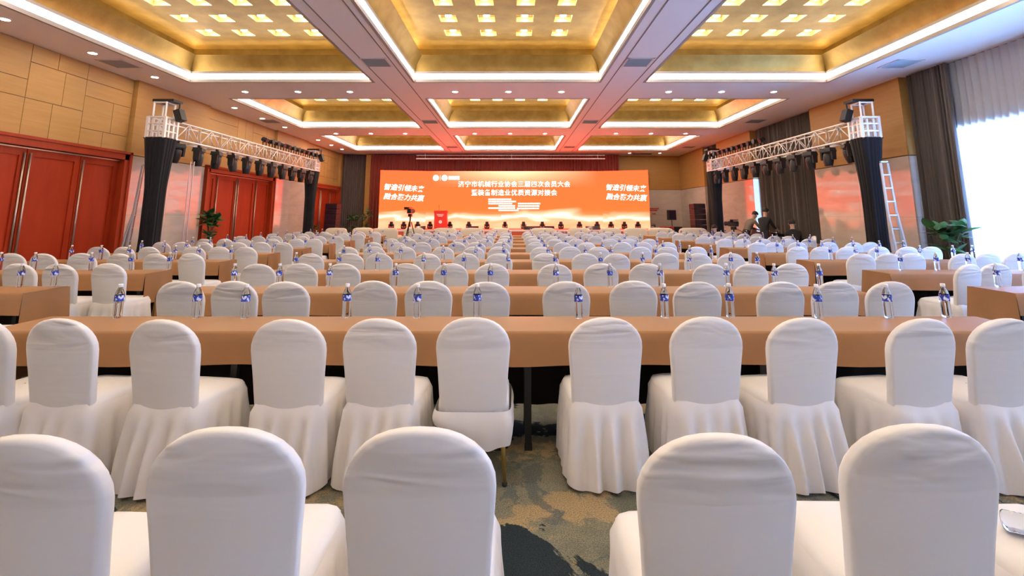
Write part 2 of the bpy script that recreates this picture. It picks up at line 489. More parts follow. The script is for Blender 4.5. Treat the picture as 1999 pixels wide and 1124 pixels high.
# slots along the beams
for k, x in enumerate((-3.42, -2.78, 3.22, 2.52)):
    m = MB(); m.bb(x - 0.012, x + 0.012, 6.6, 26.0, H - 0.006, H)
    struct(ob(f'trim_{k+1}', m.mesh('beam_slot', 'wallpaint')))

# ---- left wall
wl = MB(); wl.bb(XLo, XL, YF, YB, 0, H)
wall_left = struct(ob('wall_left', wl.mesh('wall_left', 'veneer_gap')))
DOORS = [(7.57, 11.95), (14.95, 19.33), (22.33, 26.70)]
def panel(parent, name, mt, x0, x1, y0, y1, z0, z1):
    """a wall panel as its own mesh with slightly eased edges"""
    m = MB(); m.bb(x0, x1, y0, y1, z0, z1)
    return ob(name, m.mesh(name, mt), parent)
g_ = 0.006
def ashlar(parent, xw, xo, y0, y1, z0, z1, seed):
    rnd = random.Random(seed)
    rows = 5; hz = (z1 - z0) / rows; y = y0
    while y < y1 - 0.05:
        w = min(rnd.choice((1.3, 1.75, 1.0)), y1 - y)
        if y1 - (y + w) < 0.4: w = y1 - y
        r = 0
        while r < rows:
            k = rnd.choice((1, 1, 2)); k = min(k, rows - r)
            if k == 2 and w > 0.9:
                s_ = rnd.choice((0.5, 0.45, 0.6)); cuts = [(y, y + w * s_), (y + w * s_, y + w)]
            elif rnd.random() < 0.3 and w > 1.2: cuts = [(y, y + w * 0.45), (y + w * 0.45, y + w)]
            else: cuts = [(y, y + w)]
            for a, b in cuts:
                panel(parent, 'wall_panel', 'veneer', xw, xo, a + g_, b - g_, z0 + r * hz + g_, z0 + (r + k) * hz - g_)
            r += k
        y += w
PX = -9.70       # pilaster face
pil = [(11.97, 14.93), (19.35, 22.31)]
for k, (a, b) in enumerate(DOORS): ashlar(wall_left, XL, XL + 0.04, a, b, 3.13, 5.0, 11 + k)
ashlar(wall_left, XL, XL + 0.04, -4.0, 7.55, 3.13, 5.0, 5)
for j in range(8):
    panel(wall_left, 'stone_panel', 'stone', XL, XL + 0.04, -4.0 + j * 1.44 + g_, -4.0 + (j + 1) * 1.44 - g_, 0.12, 3.1)
panel(wall_left, 'wall_panel', 'veneer', XL, XL + 0.04, -7.4, -4.02, 0.12, 5.0)
for a, b in pil + [(26.72, 28.0)]:
    n = 2 if b - a > 2 else 1; w = (b - a) / n
    for i in range(n):
        panel(wall_left, 'wall_panel', 'veneer', XL, PX, a + i * w, a + (i + 1) * w - (g_ if i < n - 1 else 0), 3.06, 5.0)
        for (z0, z1) in ((0.1, 1.55), (1.55, 3.04)):
            panel(wall_left, 'stone_panel', 'stone', XL, PX, a + i * w, a + (i + 1) * w - (0.003 if i < n - 1 else 0), z0, z1 - 0.004)
m = MB(); m.bb(XL, PX + 0.02, -4.0, 7.5, 0, 0.12)
for a, b in pil + [(26.72, 28.0)]: m.bb(XL, PX + 0.015, a, b, 0, 0.1)
struct(ob('baseboard_left', m.mesh('baseboard_left', 'door_frame')))

def door(n, a, b, nm):
    t_ = ob(f'door_{n}', None); struct(t_, f'tall red-brown folding wooden doors, {nm}')
    m = MB(); x0, x1 = XL, XL + 0.22; w = 0.20
    for y0, y1, z0, z1 in ((a, a + w, 0, 3.1), (b - w, b, 0, 3.1), (a, b, 2.90, 3.1)):
        m.bb(x0, x1, y0, y1, z0, z1)
        m.bb(x1 - 0.02, x1 + 0.03, y0 + (0.0 if z0 == 0 else 0), y1, z0 if z0 == 0 else 3.04, z1) if z0 else m.bb(x1 - 0.02, x1 + 0.03, (y0 if y0 == a else y1 - 0.07), (y0 + 0.07 if y0 == a else y1), z0, z1)
    ob('door_frame', m.mesh('door_frame', 'door_frame'), t_)
    m = MB(); m.bb(x0 + 0.09, x0 + 0.11, a + w, b - w, 2.86, 2.885)
    ob('door_track', m.mesh('door_track', 'brushed'), t_)
    bs = [b - 4.16, b - 3.65, b - 2.45, b - 1.25, b - w]
    for i in range(4):
        y0, y1 = bs[i] + 0.01, bs[i + 1] - 0.01
        m = MB(); m.bb(x0, x0 + 0.05, y0, y1, 0.02, 2.86)
        # raised stiles round a sunk panel
        for q in ((y0, y0 + 0.13, 0.02, 2.86), (y1 - 0.13, y1, 0.02, 2.86), (y0 + 0.13, y1 - 0.13, 0.02, 0.2), (y0 + 0.13, y1 - 0.13, 2.72, 2.86)):
            m.bb(x0 + 0.05, x0 + 0.075, q[0], q[1], q[2], q[3])
        lf = ob('door_leaf', m.mesh('door_leaf', 'door_wood'), t_)
        if i:
            m = MB(); yb = y0 - 0.01 + (0.09 if i == 2 and False else 0.0)
            m.cyl((x0 + 0.10, y0 + 0.05, 0.25), (x0 + 0.10, y0 + 0.05, 2.78), 0.018, n=8)
            ob('pull_bar', m.mesh('pull_bar', 'brushed', smooth=True), lf)
        if i == 1:
            m = MB(); m.cyl((x0 + 0.10, y1 - 0.05, 0.25), (x0 + 0.10, y1 - 0.05, 2.78), 0.018, n=8)
            ob('pull_bar', m.mesh('pull_bar', 'brushed', smooth=True), lf)
door(1, *DOORS[0], 'nearest on the left wall')
door(2, *DOORS[1], 'behind the left truss')
door(3, *DOORS[2], 'beside the left loudspeaker')

# ---- right wall with windows
WIN = [(-6.0, 0.8, 0.35, 3.45), (3.0, 11.2, 0.35, 3.45), (15.9, 19.35, 0.35, 3.3), (22.9, 24.2, 0.35, 3.3)]  # first window is added out of view to light the near chair backs
m = MB(); y = YF
for (a, b, z0, z1) in WIN:
    m.bb(XR, XRo, y, a, 0, H); m.bb(XR, XRo, a, b, 0, z0); m.bb(XR, XRo, a, b, z1, H); y = b
m.bb(XR, XRo, y, YB, 0, H)
wall_right = struct(ob('wall_right', m.mesh('wall_right', 'wallpaint')))
RX = 9.78
for a, b in ((11.72, 15.42), (19.45, 22.75), (24.4, 28.0)):
    n = 2; w = (b - a) / n
    for i in range(n):
        panel(wall_right, 'wall_panel', 'veneer', RX, XR, a + i * w, a + (i + 1) * w - (g_ if i < n - 1 else 0), 3.02, 5.0)
        for (z0, z1) in ((0.1, 1.5), (1.5, 3.0)):
            panel(wall_right, 'stone_panel', 'stone', RX, XR, a + i * w, a + (i + 1) * w - (0.003 if i < n - 1 else 0), z0, z1 - 0.004)
m = MB()
for a, b in ((11.72, 15.42), (19.45, 22.75), (24.4, 28.0)): m.bb(RX - 0.015, XR, a, b, 0, 0.1)
struct(ob('baseboard_right', m.mesh('baseboard_right', 'door_frame')))
for k, (a, b, z0, z1) in enumerate(WIN):
    t_ = ob(f'window_{k+1}', None); struct(t_)
    m = MB(); xw = XR + 0.15; w = 0.05
    m.bb(xw, xw + 0.07, a, a + w, z0, z1); m.bb(xw, xw + 0.07, b - w, b, z0, z1)
    m.bb(xw, xw + 0.07, a, b, z0, z0 + w); m.bb(xw, xw + 0.07, a, b, z1 - w, z1)
    ob('window_frame', m.mesh('window_frame', 'winframe'), t_)
    n = max(1, round((b - a) / 1.6)); mul = (b - a) / n
    for i in range(n):
        if i:
            m = MB(); m.bb(xw, xw + 0.07, a + i * mul - 0.03, a + i * mul + 0.03, z0, z1)
            ob('mullion', m.mesh('mullion', 'winframe'), t_)
        m = MB(); m.bb(xw + 0.03, xw + 0.036, a + i * mul + 0.03, a + (i + 1) * mul - 0.03, z0 + w, z1 - w)
        ob('pane', m.mesh('pane', 'glass'), t_)

def curtain(name, label, p0, p1, z0, z1, folds, amp, mt, seed=0, cat='curtain', seg=8):
    """pleated hanging sheet between two plan points"""
    rnd = random.Random(seed)
    ph = [rnd.uniform(-0.8, 0.8) for _ in range(folds + 2)]; am = [rnd.uniform(0.6, 1.2) for _ in range(folds + 2)]
    d = Vector((p1[0] - p0[0], p1[1] - p0[1], 0)); L = d.length; d.normalize(); nn = Vector((-d.y, d.x, 0))
    def fn(u, w):
        k = u * folds; i = int(k); f = k - i
        a = am[i] * (1 - f) + am[i + 1] * f; q = ph[i] * (1 - f) + ph[i + 1] * f
        off = amp * a * math.sin(2 * PI * k + q * 1.2) * (0.75 + 0.35 * (1 - w))
        s = u * L + 0.25 * amp * math.sin(4 * PI * k)
        p = d * s + nn * off
        return (p.x, p.y, (z1 - z0) * w)
    m = MB(); m.grid(fn, folds * seg, 5)
    me = m.mesh(name, mt, smooth=True)
    o = ob(name, me, None, (p0[0], p0[1], z0))
    return tag(o, label, cat)
curtain('sheer_curtain', 'white sheer curtain glowing in front of the large right window', (9.985, 3.0), (9.985, 10.62), 0.03, 4.97, 46, 0.035, 'sheer', 1)
curtain('sheer_curtain', 'white sheer curtain over the added unseen rear right window behind the camera', (9.88, -6.2), (9.88, 1.2), 0.03, 4.97, 44, 0.035, 'sheer', 7)
curtain('drape', 'dark grey-brown drape gathered beside the bright right window', (9.84, 10.42), (9.84, 11.55), 0.03, 4.97, 13, 0.07, 'curtain', 2)
curtain('drape', 'brown drape covering the second right window behind the truss', (9.90, 15.46), (9.90, 19.12), 0.03, 4.97, 30, 0.06, 'curtain', 3)
curtain('drape', 'dark drape over the far right window near the stage', (9.90, 22.78), (9.90, 24.38), 0.03, 4.97, 14, 0.06, 'curtain', 4)

# ---- back wall and rear wall
m = MB(); m.bb(XLo, XRo, YB, YB + 0.3, 0, H)
wall_back = struct(ob('wall_back', m.mesh('wall_back', 'veneer_gap')))
for i in range(4):
    a = 2.0 + i * 2.0
    for (z0, z1, mt, nm) in ((0.1, 1.55, 'stone', 'stone_panel'), (1.55, 3.0, 'stone', 'stone_panel'), (3.02, 4.0, 'veneer', 'wall_panel'), (4.0, 5.0, 'veneer', 'wall_panel')):
        panel(wall_back, nm, mt, a, a + 2.0 - 0.005, YB - 0.05, YB, z0, z1 - 0.005)
panel(wall_back, 'wall_panel', 'veneer', -10.0, 2.0, YB - 0.03, YB, 0.1, 4.99)
m = MB(); m.bb(XLo, XRo, YF - 0.3, YF, 0, H)
struct(ob('wall_front', m.mesh('wall_front', 'ceiling')))

curtain('drape', 'dark brown drape in the far left corner of the room', (-9.62, 26.9), (-8.25, 27.5), 0.03, 4.97, 14, 0.06, 'curtain', 5)
curtain('stage_curtain', 'dark red pleated stage curtain hanging behind the orange screen', (-8.15, 27.1), (6.05, 27.1), 0.03, 4.96, 84, 0.07, 'redcurtain', 6)
m = MB(); m.bb(-8.45, -8.15, 27.2, 27.5, 0, 4.99)
struct(ob('trim_9', m.mesh('stage_jamb', 'veneer')))
t_ = thing('projection_screen_case', 'long slim white screen housing under the ceiling above the stage', 'screen case', (-0.1, 26.35, 4.62))
m = MB(); m.bb(-5.3, 5.2, -0.05, 0.05, 0.0, 0.05); m.bb(-5.3, 5.2, -0.02, 0.02, 0.20, 0.23)
ob('housing', m.mesh('housing', 'white_metal'), t_)
for x in (-4.8, 0, 4.8):
    m = MB(); m.cyl((x, 0, 0.05), (x, 0, 0.38), 0.012, n=6); ob('hanger', m.mesh('hanger', 'white_metal'), t_)

# ---------------------------------------------------------------- stage and LED screen
STZ = 0.85
t_ = thing('stage', 'low stage covered in red carpet in front of the screen', 'stage', (0, 24.7, 0))
m = MB(); m.bb(-7.4, 7.4, -1.9, 2.2, 0, STZ); ob('platform', m.mesh('platform', 'stage'), t_)
m = MB(); m.bb(-7.42, 7.42, -1.93, -1.9, STZ - 0.06, STZ + 0.004); ob('edge_strip', m.mesh('edge_strip', 'white_metal'), t_)

def screen_mat(name, seed, main):
    m = bpy.data.materials.new(name); m.use_nodes = True
    n = NT(m); n.t.nodes.remove(n.b)
    out = n.t.nodes['Material Output']
    tcn = n.n('ShaderNodeTexCoord'); sp = n.n('ShaderNodeSeparateXYZ'); n.l(tcn.outputs['Object'], sp.inputs[0])
    X, Z = sp.outputs['X'], sp.outputs['Z']
    base = n.ramp(n.math('DIVIDE', Z, 3.1), [(0.0, (1.0, 0.064, 0.012)), (0.35, (1.0, 0.050, 0.011)), (1.0, (1.0, 0.047, 0.013))])
    # ribbons of light along the bottom of the picture
    mpn = n.n('ShaderNodeMapping'); mpn.inputs['Scale'].default_value = (0.32, 1, 0.9); mpn.inputs['Location'].default_value = (seed, 0, 0)
    n.l(tcn.outputs['Object'], mpn.inputs['Vector'])
    wv = n.noise(mpn.outputs['Vector'], 1.6, 2, 0.4, 0.6)
    crest = n.math('ADD', n.math('MULTIPLY', wv, 0.9), 0.18)
    d1 = n.math('ADD', n.math('MULTIPLY', n.math('SUBTRACT', crest, Z), 0.5), 0.5)
    glow = n.ramp(d1, [(0.36, (0, 0, 0)), (0.49, (0.45, 0.45, 0.45)), (0.52, (1, 1, 1)), (0.60, (0.30, 0.30, 0.30)), (0.80, (0.08, 0.08, 0.08))])
    d0 = n.ramp(n.math('DIVIDE', Z, 1.0), [(0.25, (0.45, 0.45, 0.45)), (0.95, (0, 0, 0))])
    fac = n.math('MAXIMUM', glow, n.math('MULTIPLY', d0, n.math('MULTIPLY', wv, 1.0)))
    col = n.mix(fac, base, (0.42, 0.34, 0.23))
    if main:
        top = n.ramp(n.math('DIVIDE', Z, 3.1), [(0.70, (0, 0, 0)), (1.0, (1, 1, 1))])
        ax = n.math('ABSOLUTE', X)
        hz = n.ramp(n.math('DIVIDE', ax, 4.8), [(0.05, (1, 1, 1)), (0.95, (0.0, 0.0, 0.0))])
        col = n.mix(n.math('MULTIPLY', n.math('MULTIPLY', top, hz), 0.85), col, (0.60, 0.28, 0.16))
    em = n.n('ShaderNodeEmission'); em.inputs['Strength'].default_value = 2.05
    n.l(col, em.inputs['Color']); n.l(em.outputs[0], out.inputs['Surface'])
    return m
M['scr'] = screen_mat('led_picture', 2.0, True)
M['scrL'] = screen_mat('led_picture_wing', 9.0, False)
M['scrtext'] = mat('led_white', (1, 1, 1), 0.5, emit=(1, 0.97, 0.95), estr=0.6)
M['scrtext2'] = mat('led_lilac', (1, 1, 1), 0.5, emit=(1.0, 0.72, 0.72), estr=0.5)

screen = thing('led_screen', 'large orange three-panel stage screen with white Chinese lettering', 'screen', (0.05, 26.0, STZ))
SH = 3.07; SW = 9.55
def text_mesh(body, size, offset=0.0, shear=0.0, space=1.0):
    c = bpy.data.curves.new('lettering', 'FONT'); c.body = body; c.size = size; c.align_x = 'CENTER'; c.align_y = 'CENTER'
    c.resolution_u = 2; c.offset = offset; c.shear = shear; c.space_character = space; c.extrude = 0.004
    o = bpy.data.objects.new('lettering', c); COL.objects.link(o)
    bpy.context.view_layer.update()
    me = bpy.data.meshes.new_from_object(o.evaluated_get(bpy.context.evaluated_depsgraph_get()))
    bpy.data.objects.remove(o); bpy.data.curves.remove(c)
    me.materials.clear(); me.materials.append(M['scrtext'])
    return me
UP = (R(90), 0, 0)
m = MB(); m.bb(-SW / 2, SW / 2, 0, 0.08, 0, SH); cp_ = ob('centre_panel', m.mesh('centre_panel', 'scr'), screen)
m = MB(); m.bb(-SW / 2, SW / 2, 0.081, 0.2, 0, SH); ob('screen_housing', m.mesh('screen_housing', 'gear'), screen)
ob('lettering', text_mesh('济宁市机械行业协会三届四次会员大会', 0.350, 0.004, space=1.06), cp_, (0.0, -0.012, 2.34), rot=UP)
ob('lettering', text_mesh('暨装备制造业优质资源对接会', 0.350, 0.004, space=1.06), cp_, (0.0, -0.012, 1.88), rot=UP)
# logos
m = MB()
m.lathe([(0.0, 0), (0.165, 0), (0.165, 0.01), (0.0, 0.01)], 24, (-4.27, -0.012, 2.70), axis='y')
m.lathe([(0.0, 0), (0.165, 0), (0.165, 0.01), (0.0, 0.01)], 24, (-3.80, -0.012, 2.70), axis='y')
m.bb(-4.045, -4.03, -0.012, -0.006, 2.56, 2.84)
for k in range(4): m.bb(-3.58 + k * 0.155, -3.45 + k * 0.155, -0.012, -0.006, 2.60, 2.80)
ob('logo', m.mesh('logo', 'scrtext'), cp_)
m = MB()
for cx0 in (-4.27, -3.80):
    m.lathe([(0.09, 0), (0.115, 0), (0.115, 0.004), (0.09, 0.004)], 20, (cx0, -0.018, 2.70), axis='y')
    m.box((cx0, -0.016, 2.70), (0.10, 0.004, 0.03)); m.box((cx0, -0.016, 2.70), (0.03, 0.004, 0.10))
ob('logo_mark', m.mesh('logo_mark', 'scrtext2'), cp_)
# small organiser lines (too small to read in the photograph)
m = MB(); rnd = random.Random(3)
LINES = [(-1.40, -0.10), (-1.40, 0.10), (-1.40, 0.02), (-0.85, 0.02), (-1.40, 0.12), (-0.85, 0.02)]
def small_line(x0, x1, z, hgt):
    x = x0
    while x < x1:
        w = hgt * rnd.uniform(0.8, 1.0)
        m.bb(x, min(x + w, x1), -0.010, -0.006, z, z + hgt); x += w + hgt * 0.16
for k, (a, b) in enumerate(((-1.40, -0.15), (-1.40, 0.10), (-1.40, -0.10), (-0.85, 0.05), (-1.40, 0.05), (-0.85, 0.25))):
    small_line(a, b, 1.50 - k * 0.118, 0.085)
for k, (a, b) in enumerate(((0.2, 1.42), (0.2, 1.36), (0.15, 1.34))): small_line(a, b, 1.27 - k * 0.13, 0.085)
small_line(-0.70, -0.16, 0.60, 0.09); small_line(0.02, 0.74, 0.60, 0.09)
ob('lettering', m.mesh('organiser_lines', 'scrtext2'), cp_)['kind'] = 'stuff'
WL = 2.44
for sgn, nm in ((-1, 'left_wing'), (1, 'right_wing')):
    ang = math.atan2(0.6, 2.36) * sgn
    # wing hinges at the side of the centre panel and turns towards the hall
    hinge = (sgn * SW / 2, 0.0, 0)
    m = MB(); x0, x1 = (-WL, 0) if sgn < 0 else (0, WL)
    m.bb(x0, x1, 0, 0.08, 0, SH)
    w_ = ob(nm, m.mesh(nm, 'scrL'), screen, hinge, rz=-ang)
    m = MB(); m.bb(x0, x1, 0.081, 0.2, 0, SH); ob('wing_housing', m.mesh('wing_housing', 'gear'), w_)
    cxw = (x0 + x1) / 2
    ob('lettering', text_mesh('智造引领未来', 0.35, 0.007, 0.22), w_, (cxw + 0.02, -0.012, 2.12), rot=(R(90), R(3), 0))
    ob('lettering', text_mesh('融合聚力共赢', 0.35, 0.007, 0.22), w_, (cxw + 0.03, -0.012, 1.62), rot=(R(90), R(3), 0))

# lectern
lec = thing('lectern', 'red lectern with round white emblem standing on the stage', 'lectern', (-3.68, 24.6, STZ))
m = MB(); m.bb(-0.32, 0.32, -0.18, 0.18, 0.0, 0.80)
m.add([(-0.34, -0.2, 0.80), (0.34, -0.2, 0.80), (0.34, 0.24, 0.80), (-0.34, 0.24, 0.80), (-0.34, -0.2, 0.92), (0.34, -0.2, 0.92), (0.34, 0.24, 0.82), (-0.34, 0.24, 0.82)],
      [(0, 3, 2, 1), (4, 5, 6, 7), (0, 1, 5, 4), (1, 2, 6, 5), (2, 3, 7, 6), (3, 0, 4, 7)])
ob('body', m.mesh('lectern_body', 'red'), lec)
m = MB(); m.lathe([(0.0, 0), (0.085, 0), (0.085, 0.01), (0, 0.01)], 20, (0, -0.192, 0.36), axis='y')
ob('emblem', m.mesh('emblem', 'white'), lec)
m = MB()
for z, a in ((0.72, 0.2), (0.67, 0.17), (0.62, 0.12)):
    for k in range(int(a * 2 / 0.045)): m.bb(-a + k * 0.045, -a + k * 0.045 + 0.036, -0.186, -0.181, z, z + 0.028)
ob('lettering', m.mesh('lectern_lines', 'white'), lec)['kind'] = 'stuff'
m = MB(); m.tube([(-0.12, 0.05, 0.86), (-0.12, 0.06, 1.08), (-0.12, 0.0, 1.16)], 0.008); m.cyl((-0.12, 0.0, 1.15), (-0.12, -0.03, 1.19), 0.018)
ob('microphone', m.mesh('microphone', 'gear'), lec)

# ---------------------------------------------------------------- banquet chairs
def lerp_tab(tab, q):
    for (a, va), (b, vb) in zip(tab[:-1], tab[1:]):
        if q <= b: return va + (vb - va) * max(0.0, (q - a) / (b - a))
    return tab[-1][1]
HW = [(0.36, 0.196), (0.5, 0.203), (0.62, 0.210), (0.74, 0.220), (0.80, 0.222), (1.0, 0.222)]
def chair_back(mb, mi=0, ncol=16, nrow=12):
    Z0 = 0.37; T = 0.052
    def ztop(s): return 0.760 + 0.180 * (1 - min(1, abs(s)) ** 2.25) ** (1 / 2.0)
    def pos(s, r, inset, dy):
        zt = ztop(s)
        z = Z0 + (zt - inset - Z0) * r
        x = s * (lerp_tab(HW, z) - inset)
        y = -(z - 0.42) * 0.15 + 0.025 * s * s + dy
        return (x, y, z)
    S = [math.sin(PI / 2 * (2 * i / ncol - 1)) for i in range(ncol + 1)]
    base = len(mb.v)
    for inset, dy in ((0.016, -T / 2), (0.016, T / 2)):
        for j in range(nrow + 1):
            for s in S: mb.v.append(pos(s, j / nrow, inset, dy))
    W = ncol + 1; N = W * (nrow + 1)
    for j in range(nrow):
        for i in range(ncol):
            a = base + j * W + i
            mb.f.append((a, a + 1, a + 1 + W, a + W)); mb.mi.append(mi)
            a += N
            mb.f.append((a, a + W, a + 1 + W, a + 1)); mb.mi.append(mi)
    loop = [(S[0], j / nrow, j * W) for j in range(nrow)] + [(S[i], 1.0, nrow * W + i) for i in range(W)] + [(S[-1], j / nrow, j * W + ncol) for j in range(nrow - 1, -1, -1)]
    rows = [[base + q[2] for q in loop]]
    for inset, dy in ((0.004, -T * 0.42), (0.0, -T * 0.22), (0.0, T * 0.22), (0.004, T * 0.42)):
        k = len(mb.v); rows.append(list(range(k, k + len(loop))))
        for s, r, _ in loop: mb.v.append(pos(s, r, inset, dy))
    rows.append([base + N + q[2] for q in loop])
    for ra, rb in zip(rows[:-1], rows[1:]):
        for i in range(len(loop) - 1):
            mb.f.append((ra[i], ra[i + 1], rb[i + 1], rb[i])); mb.mi.append(mi)
def seat_pt(a, hx=0.214, hy=0.235, e=8.0):
    c, s = math.cos(a), math.sin(a)
    r = (abs(c) ** e + abs(s) ** e) ** (-1 / e)
    return c * r * hx, s * r * hy
def chair_seat(mb, mi=0, n=40):
    rings = [(0.02, 0.486), (0.45, 0.484), (0.78, 0.476), (0.93, 0.462), (0.99, 0.440), (1.0, 0.41), (1.0, 0.365)]
    def fn(u, w):
        k = round(w * (len(rings) - 1)); sc, z = rings[k]
        x, y = seat_pt(-2 * PI * u)
        return (x * sc, 0.225 + y * sc, z)
    mb.grid(fn, n, len(rings) - 1, True, mi)
def chair_skirt(mb, mi=0, n=160, rows=9, folds=16, seed=1, z_top=0.452, z_bot=0.015):
    rnd = random.Random(seed)
    # perimeter by arc length
    pts = [seat_pt(2 * PI * i / 720, 0.217, 0.252, 8.0) for i in range(721)]
    cum = [0]
    for p, q in zip(pts[:-1], pts[1:]): cum.append(cum[-1] + math.hypot(q[0] - p[0], q[1] - p[1]))
    L = cum[-1]
    res = []; j = 0
    for i in range(n):
        t = L * i / n
        while cum[j + 1] < t: j += 1
        f = (t - cum[j]) / (cum[j + 1] - cum[j])
        p, q = pts[j], pts[j + 1]
        x, y = p[0] + (q[0] - p[0]) * f, p[1] + (q[1] - p[1]) * f
        dx, dy = q[0] - p[0], q[1] - p[1]; l = math.hypot(dx, dy)
        res.append((x, y, dy / l, -dx / l))
    ph = [rnd.uniform(-0.9, 0.9) for _ in range(folds + 1)]; ph[-1] = ph[0]
    am = [rnd.uniform(0.45, 1.25) for _ in range(folds + 1)]; am[-1] = am[0]
    def fn(u, w):
        i = (n - round(u * n)) % n; x, y, nx, ny = res[i]
        k = (i / n) * folds; a = int(k); f = k - a; f = f * f * (3 - 2 * f)
        amp = am[a] * (1 - f) + am[a + 1] * f; p = ph[a] * (1 - f) + ph[a + 1] * f
        wave = math.sin(2 * PI * k + p)
        sd = abs(nx); w2 = max(0.0, (w - 0.16) / 0.84); d = (-0.018 if w < 0.05 else 0.009) + (0.060 - 0.044 * sd) * w2 ** 0.9 + (0.034 - 0.019 * sd) * amp * wave * min(1, w2 * 1.8) ** 0.7
        z = z_top + (z_bot - z_top) * w + 0.012 * wave * w2
        return (x + nx * d, 0.215 + y + ny * d, max(0.004, z))
    mb.grid(fn, n, rows, True, mi)
def chair_legs():
    out = []
    for sx in (-1, 1):
        for (yt, yb) in ((0.02, -0.015), (0.42, 0.44)):
            m = MB(); m.cyl((sx * 0.17, yt + 0.03, 0.36), (sx * 0.19, yb, 0.012), 0.017, 0.011, 10); m.cyl((sx * 0.19, yb, 0.0), (sx * 0.19, yb, 0.016), 0.015, 0.015, 10, 1)
            out.append(m.mesh('chair_leg', ['gold_leg', 'rubber'], smooth=True))
    return out
m = MB(); chair_back(m); me_back = m.mesh('back_cover', 'cover', smooth=True)
m = MB(); chair_seat(m); me_seat = m.mesh('seat_cover', 'cover', smooth=True)
me_skirts = []
for s_ in range(4):
    m = MB(); chair_skirt(m, seed=s_ + 2, folds=15 + s_); me_skirts.append(m.mesh('skirt', 'skirt', smooth=True))
me_far = []
for s_ in range(3):
    m = MB(); chair_back(m, 0, 12, 8); chair_seat(m, 0, 24); chair_skirt(m, 1, 84, 5, 15 + s_, s_ + 11)
    me_far.append(m.mesh('covered_chair', ['cover', 'skirt'], smooth=True))
me_legs = chair_legs()
# the one cover whose skirt is hitched up
m = MB()
def hitch(u, w):
    a = -2 * PI * u; x, y = seat_pt(a, 0.220, 0.252)
    droop = 0.10 * max(0, math.cos(a + 0.75)) ** 3 + 0.025 * math.sin(3 * a) + 0.012 * math.sin(9 * a)
    z = 0.405 - w * (0.115 + droop)
    d = 0.012 + 0.022 * math.sin(PI * w) + 0.006 * math.sin(14 * a) * w
    return (x * (1 + d * 3), 0.215 + y * (1 + d * 3), z)
m.grid(hitch, 90, 7, True); me_hitch = m.mesh('hitched_skirt', 'skirt', smooth=True)

CHAIR_N = 0
def chair(x, y, rz, label, group, detail, hitched=False):
    global CHAIR_N
    CHAIR_N += 1
    if detail == 0:
        o = ob('banquet_chair', me_far[CHAIR_N % 3], None, (x, y, 0), rz)
        return tag(o, label, 'chair', group)
    t_ = thing('banquet_chair', label, 'chair', (x, y, 0), rz, group)
    ob('back_cover', me_back, t_); ob('seat_cover', me_seat, t_)
    ob('skirt', me_hitch if hitched else me_skirts[CHAIR_N % 4], t_)
    if detail == 2:
        for q in me_legs: ob('leg', q, t_)
    return t_

TB = [3.90, 5.50, 7.12, 8.75, 10.36, 11.95, 13.55, 15.20, 17.10, 18.90]      # far edge of each table row
CC = [-3.20, -2.65, -2.12, -1.33, -0.79, -0.26, 0.52, 1.12, 1.69, 2.46, 2.98, 3.50]
LC = [-8.0, -7.5, -6.98, -6.2, -5.68, -5.15]
RC = [5.50, 5.95, 6.42, 7.13, 7.63, 8.10]
rj = random.Random(21)
ROWW = ORD
# nearest row: chairs without a table
for k, (x, rz) in enumerate(((-1.34, -3), (-0.83, 2), (-0.27, 0), (0.57, 0), (1.19, -1), (1.78, 2))):
    chair(x, (1.50, 1.55, 1.55, 1.51, 1.57, 1.55)[k], R(rz), f'white covered banquet chair, {ORD[k]} from left in the row nearest the camera', 'chairs of the front row', 2)
ROW2 = [-3.14, -2.67, -2.04, -1.32, -0.79, -0.24, 0.55, 1.16, 1.72, 2.41, 2.90]
ROW3 = [-3.08, -2.59, -2.09, -1.30, -0.79, -0.25, 0.49, 1.12, 1.69, 2.45, 2.97, 3.47]
ROW4 = [-3.20, -2.69, -2.15, -1.35, -0.79, -0.27, 0.52, 1.11, 1.69, 2.47, 2.99, 3.52]
for r, tb in enumerate(TB):
    cols = {0: ROW2, 1: ROW3, 2: ROW4}.get(r) or [c + rj.uniform(-0.05, 0.05) for c in CC]
    yb = tb - 0.89
    det = 2 if r == 0 else (1 if r < 6 else 0)
    for k, x in enumerate(cols):
        hit = (r == 0 and k == 5)
        rz = R(rj.uniform(-4, 4))
        if r == 0: rz = R((-10, -6, -8, -2, -4, 0, 2, 3, 6, 8, 5)[k])
        y = yb + rj.uniform(-0.04, 0.04) if r else yb + (0, 0.0, -0.03, -0.02, 0.0, 0.03, 0.03, 0.05, 0.02, 0.0, 0.0)[k]
        if hit:
            lab = 'white covered chair with its skirt hitched up showing a gold leg, second row centre'
        else:
            lab = f'white covered banquet chair, {ORD[k]} from left, {ROWW[r+1]} row from camera, centre block'
        chair(x, y, rz, lab, f'centre block chairs of the {ROWW[r+1]} row', det, hit)
    if r >= 2:
        for side, cols_, nm in ((-1, LC, 'left'), (1, RC, 'right')):
            base = [c + rj.uniform(-0.05, 0.05) for c in cols_]
            if r == 2 and side > 0: base = [5.66, 6.08, 6.70, 7.2, 7.7, 8.2]
            if r == 2 and side < 0: base = [-8.0, -7.4, -6.9, -6.23, -5.68, -5.13]
            n_ = 0
            for k, x in enumerate(base):
                y = yb + rj.uniform(-0.05, 0.05); rz = R(rj.uniform(-5, 5))
                if r == 2 and side > 0 and k == 0: rz = R(16); y -= 0.05
                if not (in_view(x, y, 0.8, 45)): continue
                chair(x, y, rz, f'white covered banquet chair, {ORD[n_]} from left, {ROWW[r+1]} row from camera, {nm} block', f'{nm} block chairs of the {ROWW[r+1]} row', 1 if r < 6 else 0)
                n_ += 1
chair(-5.22, 4.74, R(-88), 'white covered chair turned sideways beside the left block table end', 'odd chairs', 1)
